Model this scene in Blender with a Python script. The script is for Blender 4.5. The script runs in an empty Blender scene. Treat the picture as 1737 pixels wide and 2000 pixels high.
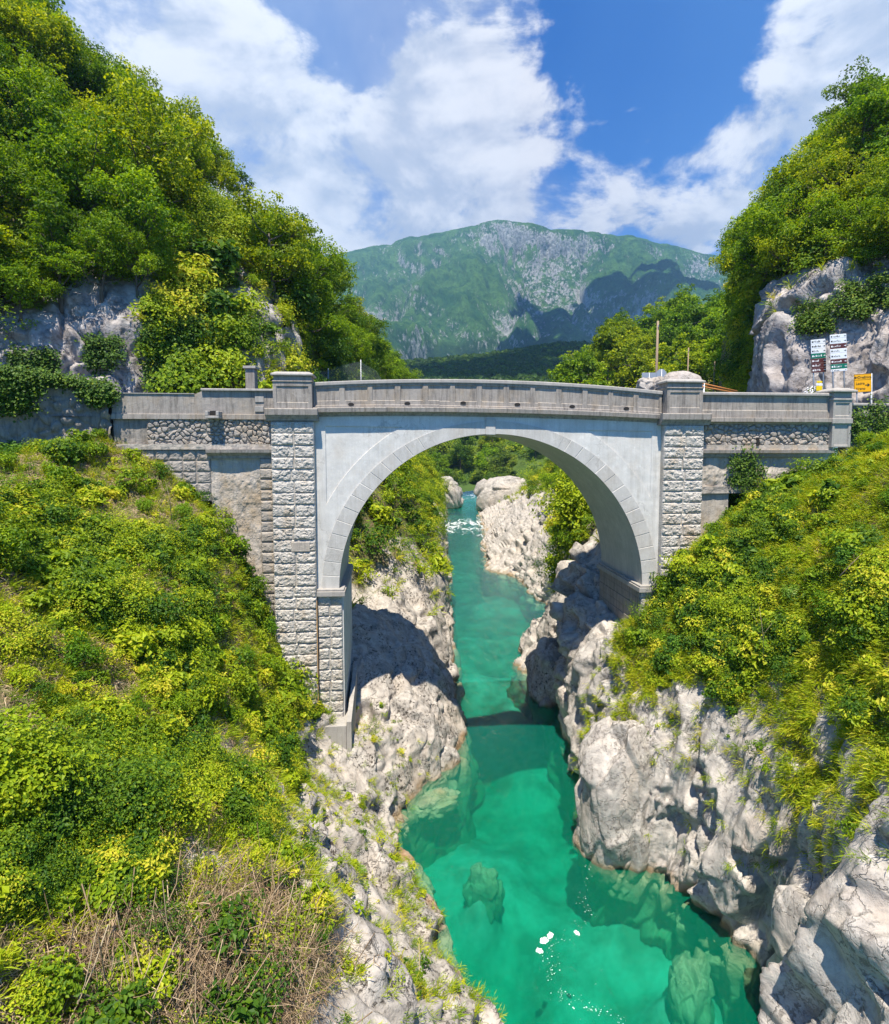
import bpy, math, random
import numpy as np
from mathutils import Vector, Matrix
random.seed(7); RNG = np.random.default_rng(7)
sc = bpy.context.scene
C = sc.collection
# ------------------------------------------------------------------ camera
FPX, CX, CY = 1080.0, 868.5, 945.0           # focal length and principal point in photo pixels
PITCH = math.radians(4.0)
cam = bpy.data.objects.new("camera", bpy.data.cameras.new("camera")); C.objects.link(cam)
cam.location = (0, 0, 0); cam.rotation_euler = (math.radians(90) - PITCH, 0, 0)
cd = cam.data; cd.sensor_fit = 'VERTICAL'; cd.sensor_height = 24.0
cd.lens = FPX / 2000 * 24.0; cd.shift_y = -(1000 - CY) / 2000
cd.clip_start = 0.1; cd.clip_end = 30000
sc.camera = cam
# ------------------------------------------------------------------ light
SUN_EL, SUN_AZ = math.radians(68), math.radians(186)     # azimuth of the sun clockwise from +Y
tosun = Vector((math.sin(SUN_AZ) * math.cos(SUN_EL), math.cos(SUN_AZ) * math.cos(SUN_EL), math.sin(SUN_EL)))
sun = bpy.data.objects.new("sun", bpy.data.lights.new("sun", 'SUN')); C.objects.link(sun)
sun.data.energy = 5.0; sun.data.angle = math.radians(0.53); sun.data.color = (1.0, 0.925, 0.80)
sun.rotation_euler = tosun.to_track_quat('Z', 'Y').to_euler()
sc.view_settings.view_transform = 'Standard'; sc.view_settings.look = 'None'
sc.view_settings.exposure = 0.85; sc.view_settings.gamma = 1
sc.render.engine = 'CYCLES'
sc.cycles.use_denoising = True
sc.cycles.max_bounces = 8; sc.cycles.diffuse_bounces = 3; sc.cycles.glossy_bounces = 3
sc.cycles.transparent_max_bounces = 8; sc.cycles.transmission_bounces = 4; sc.cycles.volume_bounces = 0
sc.cycles.sample_clamp_indirect = 6
# ------------------------------------------------------------------ node helper
class NT:
    def __init__(s, tree):
        s.t = tree; tree.nodes.clear()
    def n(s, typ, _ins=None, **kw):
        nd = s.t.nodes.new(typ)
        for k, v in kw.items(): setattr(nd, k, v)
        if _ins:
            for k, v in _ins.items():
                sk = nd.inputs[k]
                if isinstance(v, bpy.types.NodeSocket): s.t.links.new(v, sk)
                else: sk.default_value = v
        return nd
    def math(s, op, a, b=0.0, c=0.0, clamp=False):
        nd = s.n('ShaderNodeMath', operation=op, use_clamp=clamp)
        for i, v in enumerate((a, b, c)):
            if isinstance(v, bpy.types.NodeSocket): s.t.links.new(v, nd.inputs[i])
            else: nd.inputs[i].default_value = v
        return nd.outputs[0]
    def vmath(s, op, a, b=(0, 0, 0), sc_=None):
        nd = s.n('ShaderNodeVectorMath', operation=op)
        for i, v in enumerate((a, b)):
            if isinstance(v, bpy.types.NodeSocket): s.t.links.new(v, nd.inputs[i])
            else: nd.inputs[i].default_value = v
        if sc_ is not None: nd.inputs['Scale'].default_value = sc_
        return nd
    def noise(s, vec, scale, detail=4, rough=0.55, dist=0.0, out='Fac'):
        nd = s.n('ShaderNodeTexNoise', {'Scale': scale, 'Detail': detail, 'Roughness': rough, 'Distortion': dist})
        if vec is not None: s.t.links.new(vec, nd.inputs['Vector'])
        return nd.outputs[out]
    def voro(s, vec, scale, feature='F1', out='Distance', rnd=1.0):
        nd = s.n('ShaderNodeTexVoronoi', {'Scale': scale, 'Randomness': rnd}, feature=feature)
        if vec is not None: s.t.links.new(vec, nd.inputs['Vector'])
        return nd.outputs[out]
    def mapr(s, v, a, b, c=0.0, d=1.0, smooth=False):
        nd = s.n('ShaderNodeMapRange', {'Value': v, 'From Min': a, 'From Max': b, 'To Min': c, 'To Max': d})
        if smooth: nd.interpolation_type = 'SMOOTHSTEP'
        return nd.outputs[0]
    def mix(s, f, a, b, blend='MIX'):
        nd = s.n('ShaderNodeMix', data_type='RGBA', blend_type=blend)
        for k, v in ((0, f), (6, a), (7, b)):
            if isinstance(v, bpy.types.NodeSocket): s.t.links.new(v, nd.inputs[k])
            else: nd.inputs[k].default_value = v if k == 0 else (tuple(v) + (1,))[:4]
        return nd.outputs[2]
    def scale(s, vec, v3):
        nd = s.n('ShaderNodeMapping', {'Scale': v3}); s.t.links.new(vec, nd.inputs['Vector']); return nd.outputs[0]
    def bump(s, h, strength, dist, normal=None):
        ins = {'Height': h, 'Strength': strength, 'Distance': dist}
        if normal is not None: ins['Normal'] = normal
        return s.n('ShaderNodeBump', ins).outputs[0]
def material(name):
    m = bpy.data.materials.new(name); m.use_nodes = True
    return m, NT(m.node_tree)
def finish(t, col, rough=0.8, normal=None, spec=0.3, **kw):
    ins = {'Base Color': col if isinstance(col, bpy.types.NodeSocket) else (tuple(col) + (1,))[:4], 'Roughness': rough, 'Specular IOR Level': spec}
    if normal is not None: ins['Normal'] = normal
    ins.update(kw)
    b = t.n('ShaderNodeBsdfPrincipled', ins)
    t.n('ShaderNodeOutputMaterial', {'Surface': b.outputs[0]})
    return b
# ------------------------------------------------------------------ sky
w = bpy.data.worlds.new("World"); sc.world = w; w.use_nodes = True
t = NT(w.node_tree)
sky = t.n('ShaderNodeTexSky', sky_type='NISHITA', sun_disc=False, sun_elevation=SUN_EL, sun_rotation=SUN_AZ, altitude=300, air_density=1.0, dust_density=0.2, ozone_density=3.0)
SKYK = 0.115
skyc = t.vmath('SCALE', t.vmath('MULTIPLY', sky.outputs[0], (0.15, 0.62, 1.2)).outputs[0], sc_=SKYK).outputs[0]
d = t.vmath('NORMALIZE', t.n('ShaderNodeTexCoord').outputs['Generated']).outputs[0]
sep = t.n('ShaderNodeSeparateXYZ', {'Vector': d})
el = t.math('MAXIMUM', sep.outputs[2], 0.0)
den = t.math('ADD', el, 0.22)
pl = t.n('ShaderNodeCombineXYZ', {'X': t.math('DIVIDE', sep.outputs[0], den), 'Y': t.math('DIVIDE', sep.outputs[1], den), 'Z': 0.0}).outputs[0]
def pdir(px, py):
    a = (px - CX) / FPX; b = -(py - CY) / FPX
    v = np.array([a, math.cos(PITCH) + b * math.sin(PITCH), -math.sin(PITCH) + b * math.cos(PITCH)])
    return v / np.linalg.norm(v)
# cloud banks: direction, angular size, weight
warp = t.vmath('SCALE', t.vmath('SUBTRACT', t.noise(d, 3.2, 3, 0.5, out='Color'), (0.5, 0.5, 0.5)).outputs[0], sc_=0.16).outputs[0]
dw = t.vmath('ADD', d, warp).outputs[0]
def banks(lst, vec):
    acc = None
    for px, py, r, k in lst:
        c = pdir(px, py)
        dist = t.vmath('DISTANCE', vec, tuple(c)).outputs['Value']
        g = t.mapr(dist, r / FPX, 0.0, 0.0, k, True)
        acc = g if acc is None else t.math('ADD', acc, g)
    return acc
puffs = banks([(470, 140, 210, .55), (640, 330, 260, .62), (820, 300, 200, .5), (950, 190, 170, .62), (930, 390, 160, .7), (700, 440, 200, .5), (1150, 235, 120, .8), (1000, 330, 150, .55), (1080, 120, 150, .38), (900, 60, 200, .3), (420, 320, 220, .45), (330, 60, 260, .3),
               (1240, 350, 150, .8), (1400, 270, 190, .9), (1560, 180, 210, 1.0), (1700, 110, 220, 1.0), (1650, 310, 230, .85), (1345, 418, 85, 1.0), (1120, 425, 75, .95), (1210, 200, 80, .6), (1300, 300, 130, .5), (800, 100, 120, .35),
               (560, 240, 200, .4), (1330, 200, 90, .3), (-200, 200, 500, .6), (2000, 300, 350, .8), (600, 420, 200, .7), (760, 420, 150, .55)], dw)
gaps = banks([(1230, 80, 230, .75), (1400, 60, 140, .6), (1100, 390, 90, .4), (1250, 440, 100, .4), (690, 270, 70, .25), (760, 20, 130, .35), (720, 450, 90, .35)], dw)
nz = t.noise(t.scale(d, (1.0, 1.0, 1.7)), 5.5, 10, 0.62, 0.35)
nz2 = t.noise(t.scale(d, (1.0, 1.0, 1.5)), 17.0, 7, 0.6, 0.1)
nn = t.math('ADD', t.math('MULTIPLY', t.math('SUBTRACT', nz, 0.5), 2.7), t.math('MULTIPLY', t.math('SUBTRACT', nz2, 0.5), 1.1))
field = t.math('ADD', t.math('SUBTRACT', t.math('MINIMUM', puffs, 0.84), gaps), nn)
cover = t.mapr(field, 0.24, 0.74, 0.0, 1.0, True)
dw2 = t.vmath('ADD', d, t.vmath('SCALE', t.vmath('SUBTRACT', t.noise(d, 2.0, 5, 0.6, out='Color'), (0.5, 0.5, 0.5)).outputs[0], sc_=0.75).outputs[0]).outputs[0]
gaps2 = banks([(1250, 60, 330, 1.0), (1420, 60, 260, .8)], dw2)
# thin veil of high cloud at the left of the view
veil = banks([(200, 120, 800, .9), (600, 80, 620, .55), (950, 60, 420, .45), (650, 480, 500, .6), (1500, 400, 500, .3)], dw2)
wisp = t.noise(t.scale(pl, (1.0, 0.35, 1.0)), 1.7, 6, 0.6, 0.6)
veilc = t.math('MULTIPLY', t.math('SUBTRACT', veil, t.math('MULTIPLY', gaps2, 0.8), clamp=True), t.mapr(wisp, 0.25, 0.72), clamp=True)
up = t.vmath('ADD', d, (0.0, 0.02, 0.05)).outputs[0]
nzu = t.noise(t.scale(up, (1.0, 1.0, 1.7)), 5.0, 4, 0.5, 0.25)
shade = t.mapr(t.math('ADD', t.math('SUBTRACT', nz, nzu), t.math('MULTIPLY', t.math('SUBTRACT', nz2, .5), .25)), -0.16, 0.13, 0.0, 1.0, True)
dense = t.mapr(field, 0.7, 1.7, 0.0, 0.5, True)
ccol = t.mix(shade, (0.42, 0.46, 0.56), (0.78, 0.78, 0.80))
ccol = t.mix(dense, ccol, (0.72, 0.71, 0.735))
vcol = t.mix(t.math('MULTIPLY', veilc, 0.85, clamp=True), skyc, (0.50, 0.54, 0.66))
hz_ = t.mapr(el, 0.0, 0.42, 0.42, 0.0)
vcol = t.mix(hz_, vcol, (0.36, 0.50, 0.72))
fin = t.mix(t.math('MULTIPLY', cover, 0.97), vcol, ccol)
bg = t.n('ShaderNodeBackground', {'Color': fin, 'Strength': 0.82})
t.n('ShaderNodeOutputWorld', {'Surface': bg.outputs[0]})
try: w.cycles.sampling_method = 'MANUAL'; w.cycles.sample_map_resolution = 512
except Exception: pass
# ------------------------------------------------------------------ numpy noise
def _h(ix, iy, iz, seed):
    h = (ix.astype(np.int64) * 374761393 + iy.astype(np.int64) * 668265263 + iz.astype(np.int64) * 2147483647 + seed * 974634777) & 0xffffffff
    h = ((h ^ (h >> 13)) * 1274126177) & 0xffffffff
    h = ((h ^ (h >> 16)) * 2246822519) & 0xffffffff
    return ((h ^ (h >> 15)) & 0xffffff).astype(np.float64) / 0xffffff
def vnoise(p, seed=0):
    p = np.asarray(p, float); i = np.floor(p).astype(np.int64); f = p - i; u = f * f * f * (f * (f * 6 - 15) + 10)
    r = 0
    for dx in (0, 1):
        wx = u[..., 0] if dx else 1 - u[..., 0]
        for dy in (0, 1):
            wy = u[..., 1] if dy else 1 - u[..., 1]
            for dz in (0, 1):
                wz = u[..., 2] if dz else 1 - u[..., 2]
                r = r + wx * wy * wz * _h(i[..., 0] + dx, i[..., 1] + dy, i[..., 2] + dz, seed)
    return r * 2 - 1
def fbm(p, octv=4, seed=0, gain=0.5, ridged=False):
    p = np.asarray(p, float); a = 1.0; r = 0; tot = 0
    for k in range(octv):
        v = vnoise(p, seed + k)
        if ridged: v = 1 - 2 * np.abs(v)
        r = r + a * v; tot += a; a *= gain; p = p * 2.03 + 17.1
    return r / tot
def worley(p, seed=0):
    """F1, F2, cell point, cell random"""
    p = np.asarray(p, float); i = np.floor(p).astype(np.int64)
    f1 = np.full(p.shape[:-1], 9.0); f2 = f1.copy(); cp = np.zeros_like(p); cr = np.zeros(p.shape[:-1])
    for dx in (-1, 0, 1):
        for dy in (-1, 0, 1):
            for dz in (-1, 0, 1):
                a, b, c = i[..., 0] + dx, i[..., 1] + dy, i[..., 2] + dz
                q = np.stack([a + _h(a, b, c, seed + 1), b + _h(a, b, c, seed + 2), c + _h(a, b, c, seed + 3)], -1)
                dd = np.sqrt(((p - q) ** 2).sum(-1))
                m = dd < f1
                f2 = np.where(m, f1, np.minimum(f2, dd)); cp = np.where(m[..., None], q, cp)
                cr = np.where(m, _h(a, b, c, seed + 4), cr); f1 = np.where(m, dd, f1)
    return f1, f2, cp, cr
def facets(p, seed=0):
    """chiselled blocks: every cell its own tilted plane"""
    f1, f2, cp, cr = worley(p, seed)
    n = np.stack([np.sin(cr * 91.7), np.sin(cr * 57.3 + 2), np.sin(cr * 33.1 + 4)], -1)
    v = ((p - cp) * n).sum(-1) + (cr - .5) * .8
    e = np.clip((f2 - f1) * 8, 0, 1)
    return v * e - (1 - e) * .22
def sstep(a, b, x):
    k = np.clip((x - a) / (b - a), 0, 1); return k * k * (3 - 2 * k)
# ------------------------------------------------------------------ mesh helpers
def mesh_np(name, V, F, smooth=True, attrs=None, mats=None):
    """V (n,3); F (m,4) or list of index arrays of equal length"""
    V = np.asarray(V, np.float32); F = np.asarray(F, np.int32)
    me = bpy.data.meshes.new(name); k = F.shape[1]
    me.vertices.add(len(V)); me.vertices.foreach_set('co', V.ravel())
    me.loops.add(F.size); me.loops.foreach_set('vertex_index', F.ravel())
    me.polygons.add(len(F)); me.polygons.foreach_set('loop_start', np.arange(0, F.size, k, dtype=np.int32))
    me.polygons.foreach_set('use_smooth', np.full(len(F), smooth, bool))
    me.update(calc_edges=True)
    for an, (dom, typ, arr) in (attrs or {}).items():
        at = me.attributes.new(an, typ, dom)
        at.data.foreach_set('value' if typ == 'FLOAT' else ('vector' if typ == 'FLOAT_VECTOR' else 'color'), np.asarray(arr, np.float32).ravel())
    return me
def link(name, me, mat=None, parent=None):
    o = bpy.data.objects.new(name, me); C.objects.link(o)
    if mat is not None:
        if len(me.materials) == 0: me.materials.append(mat)
    if parent is not None: o.parent = parent
    return o
def tag(o, label=None, cat=None, group=None, kind=None):
    if label: o['label'] = label
    if cat: o['category'] = cat
    if group: o['group'] = group
    if kind: o['kind'] = kind
    return o
def empty(name, loc=(0, 0, 0)):
    o = bpy.data.objects.new(name, None); C.objects.link(o); o.location = loc; o.empty_display_size = .3; return o
def grid_faces(nu, nv, base=0, flip=False):
    a = (np.arange(nu - 1)[:, None] * nv + np.arange(nv - 1)[None, :]).ravel() + base
    f = np.stack([a, a + nv, a + nv + 1, a + 1], 1)
    return f[:, ::-1] if flip else f
class MB:
    """collects boxes / polygons / grids into one mesh"""
    def __init__(s): s.V = []; s.F = []; s.n = 0
    def add(s, V, F):
        V = np.asarray(V, float).reshape(-1, 3); s.V.append(V); s.F += [tuple(int(x) + s.n for x in f) for f in F]; s.n += len(V); return s
    def box(s, a, b, fn=None, seg=(1, 1, 1), bev=0.0):
        """axis box a..b; fn maps local coords to world; corners chamfered by bev"""
        a = np.array(a, float); b = np.array(b, float); lo = np.minimum(a, b); hi = np.maximum(a, b)
        bm = []
        if bev > 0:
            V = []; F = []
            c = (lo + hi) / 2; h = (hi - lo) / 2; bv = min(bev, h.min() * .9)
            idx = {}
            for sx in (-1, 1):
                for sy in (-1, 1):
                    for sz in (-1, 1):
                        for ax in range(3):
                            p = np.array([sx, sy, sz]) * (h - bv); p[ax] = (sx, sy, sz)[ax] * h[ax]
                            idx[(sx, sy, sz, ax)] = len(V); V.append(c + p)
            S = (-1, 1)
            for ax in range(3):
                o1, o2 = [k for k in range(3) if k != ax]
                for sg in S:
                    q = []
                    for (u, v) in ((-1, -1), (1, -1), (1, 1), (-1, 1)):
                        k = [0, 0, 0]; k[ax] = sg; k[o1] = u; k[o2] = v; q.append(idx[tuple(k) + (ax,)])
                    F.append(q if (sg > 0) == (ax != 1) else q[::-1])
            for ax in range(3):      # edges parallel to ax
                o1, o2 = [k for k in range(3) if k != ax]
                for u in S:
                    for v in S:
                        def K(e, f): k = [0, 0, 0]; k[ax] = e; k[o1] = u; k[o2] = v; return idx[tuple(k) + (f,)]
                        F.append([K(-1, o1), K(1, o1), K(1, o2), K(-1, o2)])
            for sx in S:
                for sy in S:
                    for sz in S: F.append([idx[(sx, sy, sz, 0)], idx[(sx, sy, sz, 1)], idx[(sx, sy, sz, 2)]])
        else:
            V = [(x, y, z) for x in (lo[0], hi[0]) for y in (lo[1], hi[1]) for z in (lo[2], hi[2])]
            F = [(0, 1, 3, 2), (4, 6, 7, 5), (0, 4, 5, 1), (2, 3, 7, 6), (0, 2, 6, 4), (1, 5, 7, 3)]
        V = np.array(V, float)
        if fn: V = fn(V)
        return s.add(V, F)
    def tube(s, pts, rad, n=8, cap=True):
        pts = np.array(pts, float); m = len(pts); rad = np.broadcast_to(np.asarray(rad, float), (m,))
        V = []
        for i in range(m):
            d_ = pts[min(i + 1, m - 1)] - pts[max(i - 1, 0)]; d_ /= np.linalg.norm(d_) + 1e-9
            a = np.cross(d_, (0.31, 0.2, 0.93) if abs(d_[2]) < .9 else (1, 0.1, 0)); a /= np.linalg.norm(a); b = np.cross(d_, a)
            th = np.arange(n) * 2 * math.pi / n
            V.append(pts[i] + rad[i] * (np.cos(th)[:, None] * a + np.sin(th)[:, None] * b))
        V = np.concatenate(V); F = []
        for i in range(m - 1):
            for k in range(n): F.append((i * n + k, i * n + (k + 1) % n, (i + 1) * n + (k + 1) % n, (i + 1) * n + k))
        if cap: F.append(tuple(range(n))[::-1]); F.append(tuple((m - 1) * n + k for k in range(n)))
        return s.add(V, F)
    def build(s, name, mat=None, parent=None, smooth=False, recalc=True):
        V = np.concatenate(s.V); me = bpy.data.meshes.new(name)
        me.from_pydata(V.tolist(), [], s.F); me.update()
        if recalc:
            import bmesh
            bm = bmesh.new(); bm.from_mesh(me); bmesh.ops.recalc_face_normals(bm, faces=bm.faces); bm.to_mesh(me); bm.free()
        if smooth: me.polygons.foreach_set('use_smooth', np.ones(len(me.polygons), bool))
        return link(name, me, mat, parent)
# ------------------------------------------------------------------ photo geometry
WL = -18.0                                   # water level below the camera
def ray(px, py):
    a = (px - CX) / FPX; b = -(py - CY) / FPX
    return np.array([a, math.cos(PITCH) + b * math.sin(PITCH), -math.sin(PITCH) + b * math.cos(PITCH)])
def P(px, py, Y):
    r = ray(px, py)
    if Y == 'W': return r * (WL / r[2])
    return r * Y / r[1]
def proj(X):
    X = np.asarray(X, float); y = X[..., 1] * math.cos(PITCH) - X[..., 2] * math.sin(PITCH); z = X[..., 1] * math.sin(PITCH) + X[..., 2] * math.cos(PITCH)
    return np.stack([CX + FPX * X[..., 0] / y, CY - FPX * z / y], -1)
YAW = math.radians(5.4); BO = np.array([2.154, 27.0, 0.0])
DS = np.array([math.cos(YAW), math.sin(YAW), 0.0]); DT = np.array([-math.sin(YAW), math.cos(YAW), 0.0])
def BR(V, sh=0.0):
    """bridge coordinates (along, depth, up) to the world"""
    V = np.asarray(V, float); s_, t_, z_ = V[..., 0], V[..., 1], V[..., 2]
    W_ = BO + s_[..., None] * DS + t_[..., None] * DT
    W_[..., 2] = z_ + sh * np.clip(s_, -8.4, 8.8)
    return W_
SP = -0.013
def BRs(V): return BR(V, SP)
def Bpx(px, py, t_=0.0):
    r = ray(px, py); k = (BO @ DT + t_) / (r @ DT); q = r * k; return float((q - BO) @ DS), float(q[2])
def gridbox(name, s0, s1, z0, z1, front, thick, hf=None, res=0.04, mat=None, parent=None, fn=BR, smooth=False, attrs=None):
    """wall slab with a height-field face: hf(S,Z) metres outwards. z0/z1 may be functions of s"""
    nu = max(2, int((s1 - s0) / res) + 1); S = np.linspace(s0, s1, nu)
    a = np.array([z0(x) for x in S]) if callable(z0) else np.full(nu, z0); b = np.array([z1(x) for x in S]) if callable(z1) else np.full(nu, z1)
    nv = max(2, int(np.max(b - a) / res) + 1); k = np.linspace(0, 1, nv)
    Z = a[:, None] * (1 - k) + b[:, None] * k; SS = np.repeat(S[:, None], nv, 1)
    H = hf(SS, Z) if hf is not None else np.zeros_like(Z)
    Fr = np.stack([SS, front - H, Z], -1); Bk = np.stack([SS, np.full_like(Z, front + thick), Z], -1)
    V = fn(np.concatenate([Fr.reshape(-1, 3), Bk.reshape(-1, 3)])); n = nu * nv
    bi = np.arange(nu - 1) * nv + n
    fs = [grid_faces(nu, nv), np.stack([bi, bi + nv - 1, bi + 2 * nv - 1, bi + nv], 1)]
    def strip(idx):
        idx = np.array(idx); return np.stack([idx[:-1], idx[1:], idx[1:] + n, idx[:-1] + n], 1)
    bot = np.arange(nu) * nv; top = bot + nv - 1; lf = np.arange(nv); rt = (nu - 1) * nv + lf
    fs += [strip(bot)[:, ::-1], strip(top), strip(lf), strip(rt)[:, ::-1]]
    me = mesh_np(name, V, np.concatenate(fs), smooth)
    return link(name, me, mat, parent)
# ------------------------------------------------------------------ materials
def pos(t): return t.n('ShaderNodeNewGeometry').outputs['Position']
def mat_rock(name, base, dark, ochre=True, wet=True, scale=1.0, speck=0.5, tone=1.0):
    m, t = material(name); p = pos(t)
    ps = t.scale(p, (scale, scale, scale))
    big = t.noise(ps, 0.35, 5, 0.6, 0.4); mid = t.noise(ps, 1.7, 8, 0.68, 0.3); fine = t.noise(ps, 9.0, 6, 0.7)
    streak = t.noise(t.scale(ps, (2.2, 2.2, 0.45)), 1.5, 7, 0.65, 0.5)
    col = t.mix(t.mapr(mid, 0.36, 0.66), dark, base)
    col = t.mix(t.mapr(streak, 0.52, 0.72, 0, .55), col, tuple(c * .55 for c in base))
    col = t.mix(t.mapr(big, 0.5, 0.75, 0, .5), col, (base[0] * 1.06, base[1] * .93, base[2] * .8))
    pit = t.math('MULTIPLY', t.mapr(t.noise(ps, 6.5, 5, 0.72, .4), 0.53, 0.60), t.mapr(t.noise(ps, .8, 4, .6), .42, .58), clamp=True)
    lich = t.math('MULTIPLY', t.mapr(t.noise(ps, 2.6, 8, .8, .8), .55, .62), t.mapr(t.noise(ps, .33, 3, .6), .5, .62), clamp=True)
    col = t.mix(t.math('MULTIPLY', pit, speck), col, (0.055, 0.045, 0.035))
    col = t.mix(t.math('MULTIPLY', lich, speck * .85), col, (0.13, 0.105, 0.075))
    cr = t.voro(t.vmath('ADD', ps, t.vmath('SCALE', t.noise(ps, 1.4, 4, .6, out='Color'), sc_=1.1).outputs[0]).outputs[0], 0.9, 'DISTANCE_TO_EDGE')
    crack = t.mapr(cr, 0.0, 0.022, 1.0, 0.0)
    crack = t.math('MULTIPLY', crack, t.mapr(t.noise(ps, .6, 3), .42, .6), clamp=True)
    col = t.mix(t.math('MULTIPLY', crack, .42), col, (0.05, 0.045, 0.04))
    veg = t.n('ShaderNodeAttribute', attribute_name='veg').outputs['Fac']
    vg = t.math('ADD', veg, t.math('MULTIPLY', t.math('SUBTRACT', t.noise(ps, 1.3, 6, .65), .5), .7))
    soil = t.mix(t.mapr(t.noise(ps, 2.2, 6, .65), .38, .62), (0.16, 0.115, 0.07), (0.085, 0.125, 0.018))
    soil = t.mix(t.mapr(fine, .5, .7, 0, .6), soil, (0.27, 0.21, 0.13))
    col = t.mix(t.mapr(vg, .5, .68), col, soil)
    if wet:
        z = t.n('ShaderNodeSeparateXYZ', {'Vector': p}).outputs[2]
        zn = t.math('ADD', z, t.math('MULTIPLY', t.math('SUBTRACT', t.noise(ps, 1.1, 4), .5), 1.2))
        col = t.mix(t.mapr(zn, WL + .1, WL + .55, .75, 0), col, t.mix(t.mapr(t.noise(ps, .5, 3), .45, .62), (0.33, 0.27, 0.17), (0.34, 0.17, 0.045)))
        col = t.mix(t.mapr(zn, WL - .5, WL + .15, .6, 0), col, (0.36, 0.33, 0.17))
    if wet: col = t.mix(t.math('MULTIPLY', t.mapr(zn, WL + .02, WL + .30, .6, 0), t.mapr(zn, WL - .25, WL - .02), clamp=True), col, (0.13, 0.095, 0.05))
    h = t.math('ADD', t.math('MULTIPLY', mid, 1.0), t.math('MULTIPLY', fine, .28))
    h = t.math('SUBTRACT', h, t.math('MULTIPLY', crack, .35)); h = t.math('SUBTRACT', h, t.math('MULTIPLY', pit, .2))
    finish(t, col, .9, t.bump(h, 0.9, 0.10 / scale), .2)
    return m
M_ROCK = mat_rock('limestone_near', (0.51, 0.465, 0.405), (0.27, 0.24, 0.21), speck=1.0)
M_ROCKR = mat_rock('limestone_right', (0.52, 0.48, 0.425), (0.31, 0.28, 0.25), speck=.5)
M_ROCKF = mat_rock('limestone_far', (0.50, 0.46, 0.41), (0.27, 0.25, 0.225), scale=.5)
M_CLIFF = mat_rock('cliff_stone', (0.50, 0.465, 0.44), (0.20, 0.18, 0.175), wet=False, scale=.7, speck=.35)
def mat_leaf(name, ramp, trans=.42, var=.5):
    """ramp: dark, mid, bright, yellowed; each leaf carries its own random tint; the object colour shifts a whole plant"""
    m, t = material(name)
    a = t.n('ShaderNodeAttribute', attribute_name='tint').outputs['Fac']
    r = t.n('ShaderNodeValToRGB', {'Fac': a}); e = r.color_ramp.elements
    e[0].position = 0; e[0].color = ramp[0] + (1,); e[1].position = 1; e[1].color = ramp[3] + (1,)
    q = e.new(.35); q.color = ramp[1] + (1,); q = e.new(.75); q.color = ramp[2] + (1,)
    oc = t.n('ShaderNodeObjectInfo').outputs['Color']
    col = t.mix(1.0, r.outputs[0], oc, 'MULTIPLY')
    df = t.n('ShaderNodeBsdfPrincipled', {'Base Color': col, 'Roughness': .55, 'Specular IOR Level': .25})
    tc = t.mix(1.0, col, (1.35, 1.25, .35), 'MULTIPLY')
    tr = t.n('ShaderNodeBsdfTranslucent', {'Color': tc})
    mx = t.n('ShaderNodeMixShader', {0: trans, 1: df.outputs[0], 2: tr.outputs[0]})
    t.n('ShaderNodeOutputMaterial', {'Surface': mx.outputs[0]})
    return m
M_LEAF = mat_leaf('tree_leaf', ((0.045, 0.095, 0.008), (0.11, 0.185, 0.007), (0.29, 0.37, 0.009), (0.46, 0.47, 0.02)))
M_UND = mat_leaf('undergrowth_leaf', ((0.040, 0.11, 0.008), (0.155, 0.255, 0.007), (0.38, 0.46, 0.010), (0.58, 0.53, 0.04)), .38)
M_IVY = mat_leaf('ivy_leaf', ((0.03, 0.07, 0.010), (0.06, 0.13, 0.012), (0.14, 0.22, 0.015), (0.26, 0.30, 0.03)), .25)
M_STRAW = mat_leaf('dry_twig', ((0.15, 0.095, 0.05), (0.32, 0.22, 0.13), (0.48, 0.35, 0.21), (0.62, 0.49, 0.32)), .1)
m, t = material('bark'); p = pos(t)
finish(t, t.mix(t.noise(t.scale(p, (4, 4, 1)), 3, 5), (0.05, 0.04, 0.03), (0.17, 0.14, 0.11)), .9); M_BARK = m
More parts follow.
